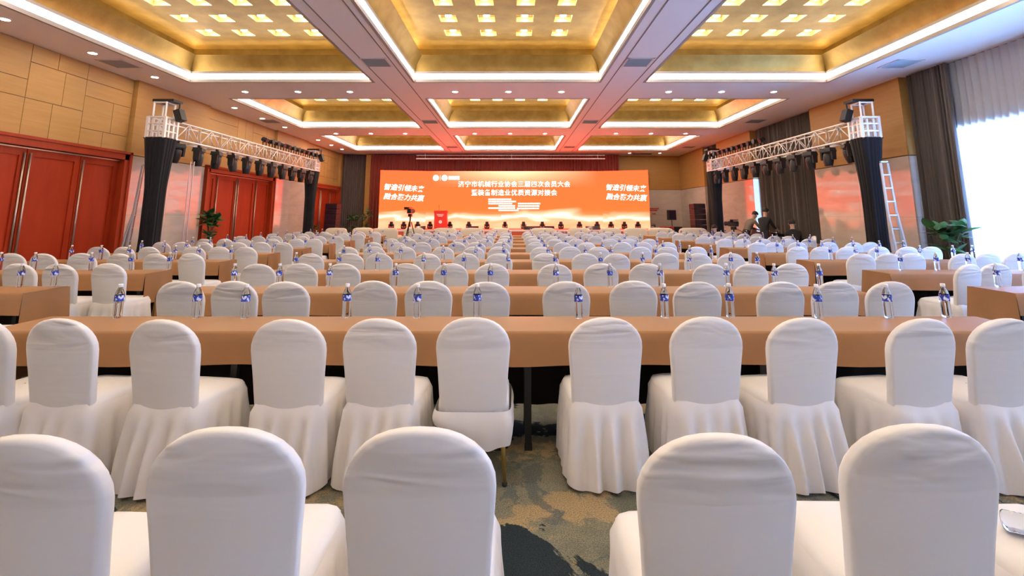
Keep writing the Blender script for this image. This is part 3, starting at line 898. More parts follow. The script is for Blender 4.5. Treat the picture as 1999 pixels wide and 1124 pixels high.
chair(8.78, 14.3, R(75), 'white covered chair turned sideways beside the right wall drape', 'odd chairs', 1)

# ---------------------------------------------------------------- tables
def table_cloth(L, seed):
    rnd = random.Random(seed); D = 0.50; zt = 0.762
    m = MB(); hx = L / 2
    ph = rnd.uniform(0, 6)
    prof = [(-D - 0.014, zt - 0.215, 1.0), (-D - 0.012, zt - 0.15, 0.7), (-D - 0.010, zt - 0.07, 0.35), (-D - 0.006, zt - 0.018, 0.05), (-D + 0.004, zt - 0.003, 0), (-D + 0.02, zt, 0), (-0.02, zt, 0), (-0.002, zt - 0.004, 0), (0.006, zt - 0.02, 0), (0.010, zt - 0.10, 0.3)]
    nx = int(L * 10)
    def fn(u, w):
        k = round(w * (len(prof) - 1)); y, z, a = prof[k]
        x = -hx + L * u
        wob = a * (0.010 * math.sin(x * 5.1 + ph) + 0.007 * math.sin(x * 11.3 + 2 * ph))
        return (x, y + wob - 0.004 * a, z + a * 0.006 * math.sin(x * 2.3 + ph))
    m.grid(fn, nx, len(prof) - 1)
    # end drops, hanging lower and flaring a little
    for s in (-1, 1):
        def fe(u, w, s=s):
            y = -D - 0.010 + (D + 0.018) * u
            drop = (0.002, 0.010, 0.06, 0.16, 0.28, 0.40)[round(w * 5)]
            flare = 0.004 + 0.02 * (drop / 0.4) + 0.018 * (drop / 0.4) * math.sin(u * 9 + ph + s)
            e = 0.03 * (drop / 0.4)
            return (s * (hx + flare), y + (e if u > 0.9 else (-e if u < 0.1 else 0)), zt - drop)
        m.grid(fe, 10, 5)
    return m.mesh('tablecloth', 'cloth', smooth=True)
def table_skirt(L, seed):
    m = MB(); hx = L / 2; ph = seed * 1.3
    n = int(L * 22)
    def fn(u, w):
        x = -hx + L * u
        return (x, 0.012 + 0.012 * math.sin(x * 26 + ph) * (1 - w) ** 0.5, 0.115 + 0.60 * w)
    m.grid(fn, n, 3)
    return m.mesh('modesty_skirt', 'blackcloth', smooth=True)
cloth_cache = {}
def table(xc, yb, L, label, group, det, seed, units):
    t_ = thing('conference_table', label, 'table', (xc, yb, 0), R(0), group)
    key = (L, seed % 3)
    if key not in cloth_cache:
        mt = MB(); mt.bb(-L / 2 + 0.01, L / 2 - 0.01, -0.49, -0.01, 0.725, 0.752)
        cloth_cache[key] = (table_cloth(L, seed), table_skirt(L, seed), mt.mesh('tabletop', 'tabletop'))
    c_, s_, tp = cloth_cache[key]
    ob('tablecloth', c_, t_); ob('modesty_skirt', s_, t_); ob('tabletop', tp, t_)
    if det:
        U = L / units
        for k in range(units):
            for dx in (0.10, U - 0.10):
                for y in (-0.44, -0.05):
                    ob('leg', me_tleg, t_, (-L / 2 + k * U + dx, y, 0))
    return t_
m = MB(); m.bb(-0.022, 0.022, -0.018, 0.018, 0.02, 0.726); m.bb(-0.026, 0.026, -0.022, 0.022, 0, 0.03); me_tleg = m.mesh('table_leg', 'darkmetal')
for r, tb in enumerate(TB):
    table(0.0, tb, 7.2, f'long brown-draped conference table, {ORD[r]} row from camera, centre block', 'centre block tables', r < 2, r, 4)
    if r >= 1:
        for nm, xc in (('left', -6.63), ('right', 6.75)):
            table(xc, tb, 3.36, f'brown-draped conference table, {ORD[r]} table row from camera, {nm} block', f'{nm} block tables', r < 3, r + (1 if nm == 'left' else 0), 2)

# ---------------------------------------------------------------- water bottles
BP = [(0.0, 0.0), (0.024, 0.0), (0.0295, 0.005), (0.030, 0.02)]
for k in range(5): BP += [(0.0285, 0.026 + k * 0.014), (0.0300, 0.033 + k * 0.014)]
BP += [(0.0285, 0.100), (0.0305, 0.112), (0.0310, 0.118), (0.0310, 0.152), (0.0300, 0.160), (0.027, 0.175), (0.020, 0.193), (0.0135, 0.205), (0.0125, 0.214), (0.0, 0.214)]
BCAP = [(0.0, 0.213), (0.0150, 0.213), (0.0155, 0.218), (0.0155, 0.232), (0.0145, 0.235), (0.0, 0.235)]
BP = [(r_ * 1.04, z_ * 1.07) for r_, z_ in BP]; BCAP = [(r_ * 1.04, z_ * 1.07) for r_, z_ in BCAP]
BLAB = [(0.0314, 0.117), (0.0316, 0.118), (0.0316, 0.157), (0.0314, 0.158)]
BLAB = [(r_ * 1.04, z_ * 1.07) for r_, z_ in BLAB]
m = MB(); m.lathe(BP, 20); me_bb = m.mesh('bottle_body', 'pet', smooth=True)
m = MB(); m.lathe(BCAP, 16); me_bc = m.mesh('bottle_cap', 'cap', smooth=True)
def ring_lathe(mb, prof, n, mi=0):
    k0 = len(mb.f); mb.lathe(prof, n, mi=mi)
    # an open ring: drop the two end caps
    mb.f.pop(); mb.f.pop(); mb.mi.pop(); mb.mi.pop()
m = MB(); ring_lathe(m, BLAB, 20); me_bl = m.mesh('bottle_label', 'label', smooth=True)
m = MB(); m.lathe([(r_ * 1.04, z_ * 1.07) for r_, z_ in ((0, 0), (0.024, 0.0), (0.030, 0.02), (0.029, 0.06), (0.030, 0.1), (0.031, 0.118), (0.031, 0.152), (0.027, 0.175), (0.0135, 0.205), (0.0125, 0.214), (0, 0.214))], 12)
m.lathe(BCAP, 10, mi=1); ring_lathe(m, BLAB, 12, 2); me_bfar = m.mesh('water_bottle', ['pet', 'cap', 'label'], smooth=True)
TT = 0.7625
def bottle(x, y, label, group, det, z=TT, rot=None):
    if det:
        t_ = thing('water_bottle', label, 'water bottle', (x, y, z), rj.uniform(0, 6.28), group, rot)
        ob('body', me_bb, t_); ob('cap', me_bc, t_); ob('label', me_bl, t_)
        return t_
    return tag(ob('water_bottle', me_bfar, None, (x, y, z), rj.uniform(0, 6.28)), label, 'water bottle', group)
B1 = [-3.04, -2.44, -2.06, -1.29, -0.74, -0.28, 0.50, 1.17, 1.68, 2.34, 2.88, 3.35]
B2u = [454, 543, 640, 770, 865, 957, 1086, 1192, 1291, 1422, 1514, 1602]
B2 = [(u - 1002) * 5.22 / 930 for u in B2u]
for r, tb in enumerate(TB):
    yy = tb - 0.07
    cols = B1 if r == 0 else B2 if r == 1 else [min(3.52, c + 0.10 + rj.uniform(-0.08, 0.10)) for c in CC]
    for k, x in enumerate(cols):
        bottle(x, yy + rj.uniform(-0.03, 0.02), f'water bottle with blue label, {ORD[k]} from left, {ORD[r]} table row, centre block', f'bottles on the {ORD[r]} centre table', r < 4)
    if r >= 1:
        for nm, base in (('left', LC), ('right', RC)):
            n_ = 0
            cols = [c + 0.12 + rj.uniform(-0.07, 0.07) for c in base]
            if r == 1 and nm == 'left': cols = [-6.1, -5.42, -4.79 - 0.28]
            if r == 1 and nm == 'right': cols = [5.36, 6.0]
            for k, x in enumerate(cols):
                y = yy + rj.uniform(-0.03, 0.02)
                if not in_view(x, y, 0.85, 8): continue
                bottle(x, y, f'water bottle with blue label, {ORD[n_]} from left, {ORD[r]} table row, {nm} block', f'bottles on the {ORD[r]} {nm} table', r < 4)
                n_ += 1
# bottles lying on seats of the front row
t_ = bottle(-1.12, 1.70, 'empty water bottle lying on a front row seat at lower left', 'bottles on seats', True, 0.52, (R(90), 0, R(70)))
t_ = bottle(1.66, 1.80, 'water bottle lying on a seat at the lower right picture edge', 'bottles on seats', True, 0.52, (R(90), 0, R(60)))

# ---------------------------------------------------------------- trusses and stage lights
m = MB(); m.cyl((0, 0, 0), (0, 0, 1), 0.012, n=6); me_bar = m.mesh('brace', 'truss', smooth=True)
m = MB(); m.cyl((0, 0, 0), (0, 0, 1), 0.024, n=8); me_chord = m.mesh('chord', 'truss', smooth=True)
def bar(me, p0, p1, parent, name):
    p0, p1 = Vector(p0), Vector(p1); d = p1 - p0
    o = ob(name, me, parent, p0); o.rotation_mode = 'QUATERNION'
    o.rotation_quaternion = d.to_track_quat('Z', 'Y'); o.scale = (1, 1, d.length)
    return o
# moving head hung from a clamp; origin at the clamp, lamp points down
m = MB(); m.bb(-0.03, 0.03, -0.03, 0.03, -0.06, 0.0); m.cyl((-0.05, 0, -0.005), (0.05, 0, -0.005), 0.035, n=10); me_clp = m.mesh('clamp', 'gear')
m = MB(); m.box((0, 0, -0.11), (0.36, 0.26, 0.11), taper=0.86); me_mbase = m.mesh('light_base', 'gear')
m = MB()
for s in (-1, 1): m.box((s * 0.165, 0, -0.27), (0.05, 0.14, 0.26), taper=1.2)
m.bb(-0.185, 0.185, -0.08, 0.08, -0.19, -0.16); me_yoke = m.mesh('yoke', 'gear')
m = MB(); m.lathe([(0.0, -0.20), (0.09, -0.20), (0.125, -0.24), (0.135, -0.34), (0.125, -0.46), (0.105, -0.56), (0.10, -0.58)], 16); me_head = m.mesh('lamp_head', 'gear', auto=40)
m = MB(); m.lathe([(0.0, -0.585), (0.06, -0.583), (0.095, -0.575)], 16); me_lens = m.mesh('lens', 'gear2', smooth=True)
def moving_head(loc, label, group, tilt=0.0, up=False, sc=1.0, rz=0.0):
    t_ = thing('moving_head_light', label, 'stage light', loc, 0, group, (R(180) if up else 0, 0, rz))
    t_.scale = (sc, sc, sc)
    if not up: ob('clamp', me_clp, t_)
    ob('base', me_mbase, t_); ob('yoke', me_yoke, t_)
    hd = ob('lamp_head', me_head, t_, (0, 0, 0)); ob('lens', me_lens, hd)
    if tilt:
        # tilt about the yoke axis at z = -0.31
        hd.rotation_euler = (tilt, 0, 0)
        c = Vector((0, 0, -0.31)); hd.location = c - Matrix.Rotation(tilt, 3, 'X') @ c
    return t_
m = MB(); m.lathe([(0.0, 0.10), (0.075, 0.09), (0.085, 0.02), (0.085, -0.09), (0.092, -0.10)], 12, axis='x'); me_par = m.mesh('can', 'gear', auto=40)
m = MB(); m.bb(-0.015, 0.015, -0.115, -0.10, -0.20, 0.02); m.bb(-0.015, 0.015, 0.10, 0.115, -0.20, 0.02); m.bb(-0.015, 0.015, -0.115, 0.115, -0.21, -0.19); me_pary = m.mesh('bracket', 'gear')
m = MB(); m.lathe([(0.0, -0.092), (0.05, -0.094), (0.085, -0.099)], 12, axis='x'); me_parl = m.mesh('lens', 'gear2')
def par_light(loc, label, group, sgn, tilt):
    t_ = thing('par_light', label, 'stage light', loc, 0 if sgn > 0 else PI, group)
    ob('bracket', me_pary, t_); c_ = ob('can', me_par, t_, rot=(0, tilt, 0)); ob('lens', me_parl, c_)
TZ0, TZ1 = 3.43, 3.87
def truss(sgn, nm):
    xi, xo = sgn * 8.50, sgn * 8.90; ya, yb = 11.82, 20.35
    t_ = thing('lighting_truss', f'white aluminium box truss carrying stage lights along the {nm} wall', 'truss', (sgn * 8.7, 11.6, 0))
    O = Vector((sgn * 8.7, 11.6, 0))
    def B(me, p, q, name='brace'): bar(me, Vector(p) - O, Vector(q) - O, t_, name)
    for x in (xi, xo):
        for z in (TZ0, TZ1): B(me_chord, (x, ya, z), (x, yb + 0.4, z), 'chord')
    n = 18; st_ = (yb - ya) / n
    for k in range(n + 1):
        y = ya + k * st_
        for x in (xi, xo): B(me_bar, (x, y, TZ0), (x, y, TZ1))
        for z in (TZ0, TZ1): B(me_bar, (xi, y, z), (xo, y, z))
        if k < n:
            f = k % 2
            B(me_bar, (xi, y, TZ1 if f else TZ0), (xi, y + st_, TZ0 if f else TZ1))
            B(me_bar, (xo, y, TZ0 if f else TZ1), (xo, y + st_, TZ1 if f else TZ0))
            B(me_bar, (xi if f else xo, y, TZ0), (xo if f else xi, y + st_, TZ0))
    # corner blocks, heads and legs at both ends
    for e, yc in ((0, 11.62), (1, yb + 0.2)):
        a = 0.21
        m = MB(); c = (sgn * 8.7 - O.x, yc - O.y)
        for (dx, dy) in ((-a, -a), (a, -a), (-a, a), (a, a)):
            m.bb(c[0] + dx - 0.03, c[0] + dx + 0.03, c[1] + dy - 0.03, c[1] + dy + 0.03, TZ0 - 0.05, TZ1 + 0.06)
        for z in (TZ0 - 0.03, TZ0 + 0.14, TZ1 - 0.12, TZ1 + 0.04):
            for (p, q) in (((-a, -a), (a, -a)), ((a, -a), (a, a)), ((a, a), (-a, a)), ((-a, a), (-a, -a))):
                m.cyl((c[0] + p[0], c[1] + p[1], z), (c[0] + q[0], c[1] + q[1], z), 0.026, n=6)
        for s in (-1, 1):
            m.bb(c[0] + s * 0.08 - 0.025, c[0] + s * 0.08 + 0.025, c[1] - a - 0.02, c[1] - a + 0.02, TZ0, TZ1)
            m.bb(c[0] + a - 0.02, c[0] + a + 0.02, c[1] + s * 0.08 - 0.025, c[1] + s * 0.08 + 0.025, TZ0, TZ1)
            m.bb(c[0] - a - 0.02, c[0] - a + 0.02, c[1] + s * 0.08 - 0.025, c[1] + s * 0.08 + 0.025, TZ0, TZ1)
        ob('corner_block', m.mesh('corner_block', 'truss'), t_)
        m = MB(); b = 0.15; ztop = TZ1 + 0.44
        for (dx, dy) in ((-b, -b), (b, -b), (-b, b), (b, b)): m.cyl((c[0] + dx, c[1] + dy, TZ1 + 0.04), (c[0] + dx, c[1] + dy, ztop), 0.022, n=8)
        for z in (ztop - 0.02,):
            for (p, q) in (((-b, -b), (b, -b)), ((b, -b), (b, b)), ((b, b), (-b, b)), ((-b, b), (-b, -b))):
                m.cyl((c[0] + p[0], c[1] + p[1], z), (c[0] + q[0], c[1] + q[1], z), 0.022, n=6)
        ob('tower_head', m.mesh('tower_head', 'truss'), t_)
        m = MB(); m.box((c[0] - sgn * 0.05, c[1] + 0.02, ztop + 0.04), (0.52, 0.34, 0.06)); m.cyl((c[0] - sgn * 0.30, c[1] + 0.1, ztop + 0.02), (c[0] - sgn * 0.30, c[1] + 0.1, ztop - 0.30), 0.02, n=6)
        m.box((c[0] - sgn * 0.32, c[1] + 0.12, ztop - 0.30), (0.16, 0.20, 0.30), rot=Matrix.Rotation(R(20 * sgn), 3, 'Y'))
        ob('hoist', m.mesh('hoist', 'gear'), t_)
        m = MB(); b = 0.10
        for (dx, dy) in ((-b, -b), (b, -b), (-b, b), (b, b)): m.cyl((c[0] + dx, c[1] + dy, 0.03), (c[0] + dx, c[1] + dy, TZ0), 0.024, n=8)
        m.bb(c[0] - 0.28, c[0] + 0.28, c[1] - 0.28, c[1] + 0.28, 0, 0.03)
        ob('leg', m.mesh('truss_leg', 'truss'), t_); b = 0.15
        # black cloth wrapped round the leg, wide at the top and gathered below
        def wrap(u, w, c=c):
            ang = 2 * PI * u
            e_ = 6 - 3 * (1 - w); cc, ss = math.cos(ang), math.sin(ang)
            r = (abs(cc) ** e_ + abs(ss) ** e_) ** (-1 / e_)
            half = 0.175 + 0.085 * max(0, (w - 0.62) / 0.38) ** 1.3 + 0.06 * max(0, (0.25 - w) / 0.25)
            half += 0.018 * math.sin(9 * ang + 2) * (1 - w) + 0.012 * math.sin(17 * ang)
            return (c[0] + cc * r * half, c[1] + ss * r * half, 0.035 + (TZ0 - 0.02 - 0.035) * w)
        m = MB(); m.grid(wrap, 72, 14, True); m.bb(c[0] - 0.25, c[0] + 0.25, c[1] - 0.25, c[1] + 0.25, TZ0 - 0.05, TZ0 - 0.03)
        ob('black_wrap', m.mesh('black_wrap', 'drapeblack', smooth=True), t_)
    for k in range(11):
        y = 12.15 + k * 0.80 if k else 12.08
        if sgn > 0: y = 12.15 + k * 0.80
        moving_head((sgn * 8.62, y, TZ0 - 0.02), f'black moving head light under the {nm} truss, {ORD[k]} from the camera', f'moving heads under the {nm} truss', tilt=R((-14, 4, -6, 10, 0, 2, -3, 5, 0, -4, 3)[k]), rz=R(90 if sgn > 0 else -90) + R((k * 37) % 40 - 20), sc=0.95)
    for k in range(11):
        y = 16.2 + k * 0.42
        par_light((sgn * 8.55, y, TZ1 + 0.235), f'small black spotlight on top of the {nm} truss, {ORD[k]} from the camera', f'spotlights on the {nm} truss', sgn, R((k * 23) % 30 - 25))
truss(-1, 'left'); truss(1, 'right')
SLX = [-6.3, -5.66, -4.94, -4.3, -3.28, -2.3, -1.36, -0.43, 0.53, 1.5, 2.46, 3.42, 4.33, 5.05, 5.74, 6.44]
for k, x in enumerate(SLX):
    moving_head((x, 25.0, STZ - 0.05), f'black moving head light on the stage floor, {ORD[k]} from left', 'moving heads on the stage floor', 0, True, 0.72)
for k, (x, w_) in enumerate(((-1.95, 0.55), (0.9, 0.8), (1.75, 0.5), (3.9, 0.7), (-4.55, 0.45))):
    t_ = thing('floor_monitor', f'low dark monitor speaker on the stage edge, {ORD[k]} listed from left' if False else f'low dark wedge on the stage floor {("left of centre", "just right of centre", "right of the centre wedge", "before the right screen half", "left of the lectern")[k]}', 'stage monitor', (x, 23.4 + 0.1 * k, STZ), group='dark wedges on the stage')
    m = MB(); m.add([(-w_ / 2, -0.12, 0), (w_ / 2, -0.12, 0), (w_ / 2, 0.14, 0), (-w_ / 2, 0.14, 0), (-w_ / 2, 0.02, 0.17), (w_ / 2, 0.02, 0.17), (w_ / 2, 0.14, 0.14), (-w_ / 2, 0.14, 0.14)], [(0, 3, 2, 1), (4, 5, 6, 7), (0, 1, 5, 4), (1, 2, 6, 5), (2, 3, 7, 6), (3, 0, 4, 7)])
    ob('cabinet', m.mesh('monitor_cabinet', 'gear'), t_)
    m = MB(); m.add([(-w_ / 2 + 0.03, -0.112, 0.02), (w_ / 2 - 0.03, -0.112, 0.02), (w_ / 2 - 0.03, 0.0, 0.155), (-w_ / 2 + 0.03, 0.0, 0.155)], [(0, 1, 2, 3)]); ob('grille', m.mesh('monitor_grille', 'gear2'), t_)

# line array loudspeakers
def array(x, y, rz, label):
    t_ = thing('line_array_speaker', label, 'loudspeaker', (x, y, 0), rz)
    m = MB(); m.bb(-0.35, 0.35, -0.35, 0.35, 0, 0.55); sub = ob('subwoofer', m.mesh('subwoofer', 'gear'), t_)
    m = MB(); m.bb(-0.30, 0.30, -0.362, -0.352, 0.05, 0.50); ob('grille', m.mesh('sub_grille', 'gear2'), sub)
    for k in range(6):
        z = 0.57 + k * 0.255
        m = MB(); m.box((0, 0, 0), (0.62, 0.42, 0.24), rot=Matrix.Rotation(R(2 - k), 3, 'X')); q = ob('cabinet', m.mesh('array_cabinet', 'gear'), t_, (0, 0.01 * k, z + 0.125))
        m = MB(); m.bb(-0.28, 0.28, -0.222, -0.214, -0.10, 0.10); ob('grille', m.mesh('array_grille', 'gear2'), q)
array(-8.85, 23.6, R(-12), 'tall black line array loudspeaker stack left of the stage')
array(9.05, 23.6, R(12), 'tall black line array loudspeaker stack right of the stage')
t_ = thing('equipment_rack', 'dark equipment trolley with small gear right of the stage', 'equipment rack', (8.35, 25.3, 0))
m = MB(); m.bb(-0.38, 0.38, -0.3, 0.3, 0.08, 0.95); ob('body', m.mesh('rack_body', 'gear'), t_)
for k in range(4):
    m = MB(); m.bb(-0.33, 0.33, -0.315, -0.30, 0.12 + k * 0.2, 0.28 + k * 0.2); ob('drawer', m.mesh('rack_drawer', 'darkmetal'), t_)
for dx in (-0.3, 0.3):
    for dy in (-0.22, 0.22):
        m = MB(); m.cyl((dx - 0.02, dy, 0.04), (dx + 0.02, dy, 0.04), 0.04, n=10); ob('wheel', m.mesh('rack_wheel', 'rubber'), t_)
t_ = thing('loudspeaker', 'small black loudspeaker on a stand above the equipment trolley', 'loudspeaker', (8.45, 25.75, 0))
m = MB(); m.box((0, 0, 1.55), (0.40, 0.34, 0.52), taper=0.95); ob('cabinet', m.mesh('speaker_cabinet', 'gear'), t_)
m = MB(); m.bb(-0.16, 0.16, -0.178, -0.172, 1.33, 1.77); ob('grille', m.mesh('speaker_grille', 'gear2'), t_)
m = MB(); m.cyl((0, 0, 0.15), (0, 0, 1.30), 0.02, n=8)
for k in range(3): m.cyl((0, 0, 0.5), (0.32 * math.cos(k * 2.1), 0.22 * math.sin(k * 2.1), 0.0), 0.013, n=6)
ob('stand', m.mesh('speaker_stand', 'darkmetal'), t_)
t_ = thing('wall_sign', 'small sign with red lettering on the back wall right of the screen', 'sign', (8.15, YB - 0.06, 1.78))
m = MB()
for k, (a, b, z) in enumerate(((-0.38, 0.30, 0.10), (-0.30, 0.20, 0.0), (-0.1, 0.1, -0.2))): m.bb(a, b, -0.004, 0.004, z, z + 0.07)
mm = mat('red_print', (0.5, 0.03, 0.02), 0.5); M['redprint'] = mm
ob('lettering', m.mesh('sign_lines', 'redprint'), t_)
t_ = thing('folding_barrier', 'low red folding stand on the floor right of the stage', 'stand', (7.85, 24.6, 0))
for k in range(2):
    m = MB(); y = k * 0.25
    m.tube([(-0.32, y, 0), (-0.32, y, 0.95), (0.28, y, 0.95), (0.28, y, 0)], 0.025, 8)
    m.cyl((-0.32, y, 0.55), (0.28, y, 0.55), 0.018, n=6); ob('frame', m.mesh('barrier_frame', 'redprint'), t_)

# ladders by the truss legs
def ladder(x, y, sgn, label):
    t_ = thing('ladder', label, 'ladder', (x, y, 0), R(sgn))
    w = 0.13; Ht = 2.75; lean = 0.15
    def P(s, z): return (s * (w - 0.05 * z / Ht), lean * z / Ht - 0.1, z)
    for s in (-1, 1):
        m = MB(); a, b = Vector(P(s, 0)), Vector(P(s, Ht)); m.cyl(a, b, 0.028, n=8); ob('rail', m.mesh('ladder_rail', 'ladder'), t_)
    for k in range(9):
        z = 0.3 + k * 0.31; m = MB(); m.cyl(P(-1, z), P(1, z), 0.018, n=6); m.bb(P(-1, z)[0], P(1, z)[0], P(1, z)[1] - 0.03, P(1, z)[1] + 0.03, z - 0.006, z + 0.012); ob('rung', m.mesh('ladder_rung', 'ladder'), t_)
    for s in (-1, 1):
        m = MB(); m.cyl((s * w, -0.28, 0), (s * (w - 0.03), 0.0, 1.75), 0.022, n=8); ob('stay', m.mesh('ladder_stay', 'ladder'), t_)
ladder(8.70, 11.08, 0, 'aluminium step ladder leaning beside the right truss leg')
ladder(-9.22, 11.75, -62, 'aluminium step ladder beside the left truss leg')
for sgn, nm in ((-1, 'left'),):
    t_ = thing('cable_stand', 'thin dark double pole stand beside the left truss leg', 'stand', (-8.30, 12.2, 0))
    for dx in (0, 0.09):
        m = MB(); m.cyl((dx, 0, 0.02), (dx, 0, 2.9), 0.014, n=6); ob('pole', m.mesh('stand_pole', 'brushed'), t_)
    m = MB(); m.bb(-0.12, 0.2, -0.14, 0.14, 0, 0.02); ob('base', m.mesh('stand_base', 'darkmetal'), t_)

# ---------------------------------------------------------------- cream armchairs before the stage
m = MB(); m.bb(-0.47, 0.47, -0.40, 0.36, 0.16, 0.44); me_sbase = m.mesh('sofa_base', 'sofa')
def cushion(mb, c, d, e=4.0, n=20):
    def fn(u, w):
        a = 2 * PI * u; b = PI * (w - 0.5)
        f = lambda q: math.copysign(abs(q) ** (2 / e), q)
        return (c[0] + d[0] / 2 * f(math.cos(a)) * f(math.cos(b)), c[1] + d[1] / 2 * f(math.sin(a)) * f(math.cos(b)), c[2] + d[2] / 2 * f(math.sin(b)))
    mb.grid(fn, n, 10, True)
m = MB(); cushion(m, (0, 0.10, 0.48), (0.66, 0.66, 0.18)); me_sseat = m.mesh('seat_cushion', 'sofa', smooth=True)
m = MB(); cushion(m, (0, -0.33, 0.66), (0.98, 0.22, 0.72), 5); me_sback = m.mesh('sofa_back', 'sofa', smooth=True)
m = MB(); cushion(m, (0, 0, 0.48), (0.17, 0.80, 0.46), 5); me_sarm = m.mesh('sofa_arm', 'sofa', smooth=True)
m = MB(); m.cyl((0, 0, 0), (0, 0, 0.17), 0.025, 0.035, 8); me_sfoot = m.mesh('sofa_foot', 'sofawood')
def armchair(x, y, k, w=1.0, rz=0.0):
    t_ = thing('armchair', f'cream padded armchair facing the stage, {ORD[k]} from left', 'armchair', (x, y, 0), rz, 'cream armchairs before the stage')
    t_.scale = (w, 1, 1)
    ob('base', me_sbase, t_); ob('seat_cushion', me_sseat, t_); ob('backrest', me_sback, t_)
    for s in (-1, 1): ob('arm', me_sarm, t_, (s * 0.43, 0, 0))
    for dx in (-0.4, 0.4):
        for dy in (-0.3, 0.3): ob('foot', me_sfoot, t_, (dx, dy, 0))
for k, (x, w) in enumerate(((-7.40, 1.0), (-6.40, 0.98) , (-5.35, 1.2), (-4.15, 0.95), (-2.85, 1.1), (-1.72, 1.15), (-0.55, 0.9), (1.25, 1.2), (2.75, 1.1), (4.05, 1.0), (5.1, 1.1), (6.15, 1.2), (7.5, 1.3))):
    armchair(x, 20.6 + (0.35 if k == 1 else 0), k, w * 0.92)
for k, x in enumerate((-4.75, -2.28, 3.4, 5.63)):
    t_ = thing('side_table', f'small wooden side table between cream armchairs, {ORD[k]} from left', 'side table', (x, 20.75, 0), group='side tables between the armchairs')
    m = MB(); m.bb(-0.15, 0.15, -0.25, 0.25, 0.52, 0.56); ob('top', m.mesh('side_top', 'sofawood'), t_)
    for dx in (-0.12, 0.12):
        for dy in (-0.22, 0.22):
            m = MB(); m.bb(dx - 0.02, dx + 0.02, dy - 0.02, dy + 0.02, 0, 0.52); ob('leg', m.mesh('side_leg', 'sofawood'), t_)

# ---------------------------------------------------------------- plants
def leaf_mesh(L, W, mt):
    m = MB()
    def fn(u, w):
        t = w; hw = W * math.sin(PI * min(1, t * 0.96 + 0.04)) ** 0.8 * (1 - 0.25 * t)
        s = (u - 0.5) * 2
        return (s * hw, L * t, -0.35 * L * t * t + 0.10 * L * t - abs(s) * hw * 0.25)
    m.grid(fn, 4, 6)
    return m.mesh('leaf', mt, smooth=True)
LEAF = [leaf_mesh(0.30, 0.075, 'leaf'), leaf_mesh(0.26, 0.085, 'leaf2'), leaf_mesh(0.22, 0.055, 'leaf')]
def plant(x, y, h, spread, n, label, seed, big=1.0, pot_h=0.42):
    rnd = random.Random(seed)
    t_ = thing('potted_plant', label, 'plant', (x, y, 0))
    m = MB(); m.lathe([(0.0, 0.0), (0.15, 0.0), (0.21, pot_h * 0.9), (0.225, pot_h * 0.92), (0.225, pot_h), (0.19, pot_h), (0.18, pot_h - 0.05), (0.0, pot_h - 0.05)], 20); ob('pot', m.mesh('plant_pot', 'pot', auto=40), t_)
    stems = 5
    for k in range(stems):
        a = k * 2.4 + rnd.uniform(-0.4, 0.4); r = spread * rnd.uniform(0.2, 0.5); hh = h * rnd.uniform(0.75, 0.98)
        top = Vector((math.cos(a) * r, math.sin(a) * r, hh))
        m = MB(); mid = Vector((top.x * 0.3, top.y * 0.3, pot_h + (hh - pot_h) * 0.55))
        m.cyl((top.x * 0.1, top.y * 0.1, pot_h - 0.06), mid, 0.016, 0.012, 6); m.cyl(mid, top, 0.012, 0.006, 6)
        ob('stem', m.mesh('stem', 'stem'), t_)
        for i in range(n // stems):
            f = rnd.uniform(0.25, 1.0); p = mid.lerp(top, f) if f > 0.4 else Vector((top.x * 0.2, top.y * 0.2, pot_h)).lerp(mid, f / 0.4 * 0.9 + 0.1)
            sc = big * rnd.uniform(0.7, 1.15)
            ob('leaf', LEAF[rnd.randrange(3)], t_, p, rot=(R(rnd.uniform(-15, 55)), R(rnd.uniform(-20, 20)), rnd.uniform(0, 6.28)), scale=(sc, sc, sc))
plant(-9.15, 14.6, 1.88, 0.42, 100, 'dark green potted plant before the second left door', 4, 1.0)
plant(9.15, 10.15, 1.42, 0.75, 80, 'broad-leaved green potted plant beside the window drape', 5, 1.25)
plant(-8.15, 24.7, 1.75, 0.6, 55, 'tall potted plant right of the left loudspeaker stack', 6, 1.1)
plant(-7.75, 25.6, 2.0, 0.6, 45, 'slender potted plant before the far left drape', 8, 1.0)
plant(-8.95, 21.5, 1.2, 0.4, 35, 'small potted plant behind the far left truss leg', 9, 0.9)

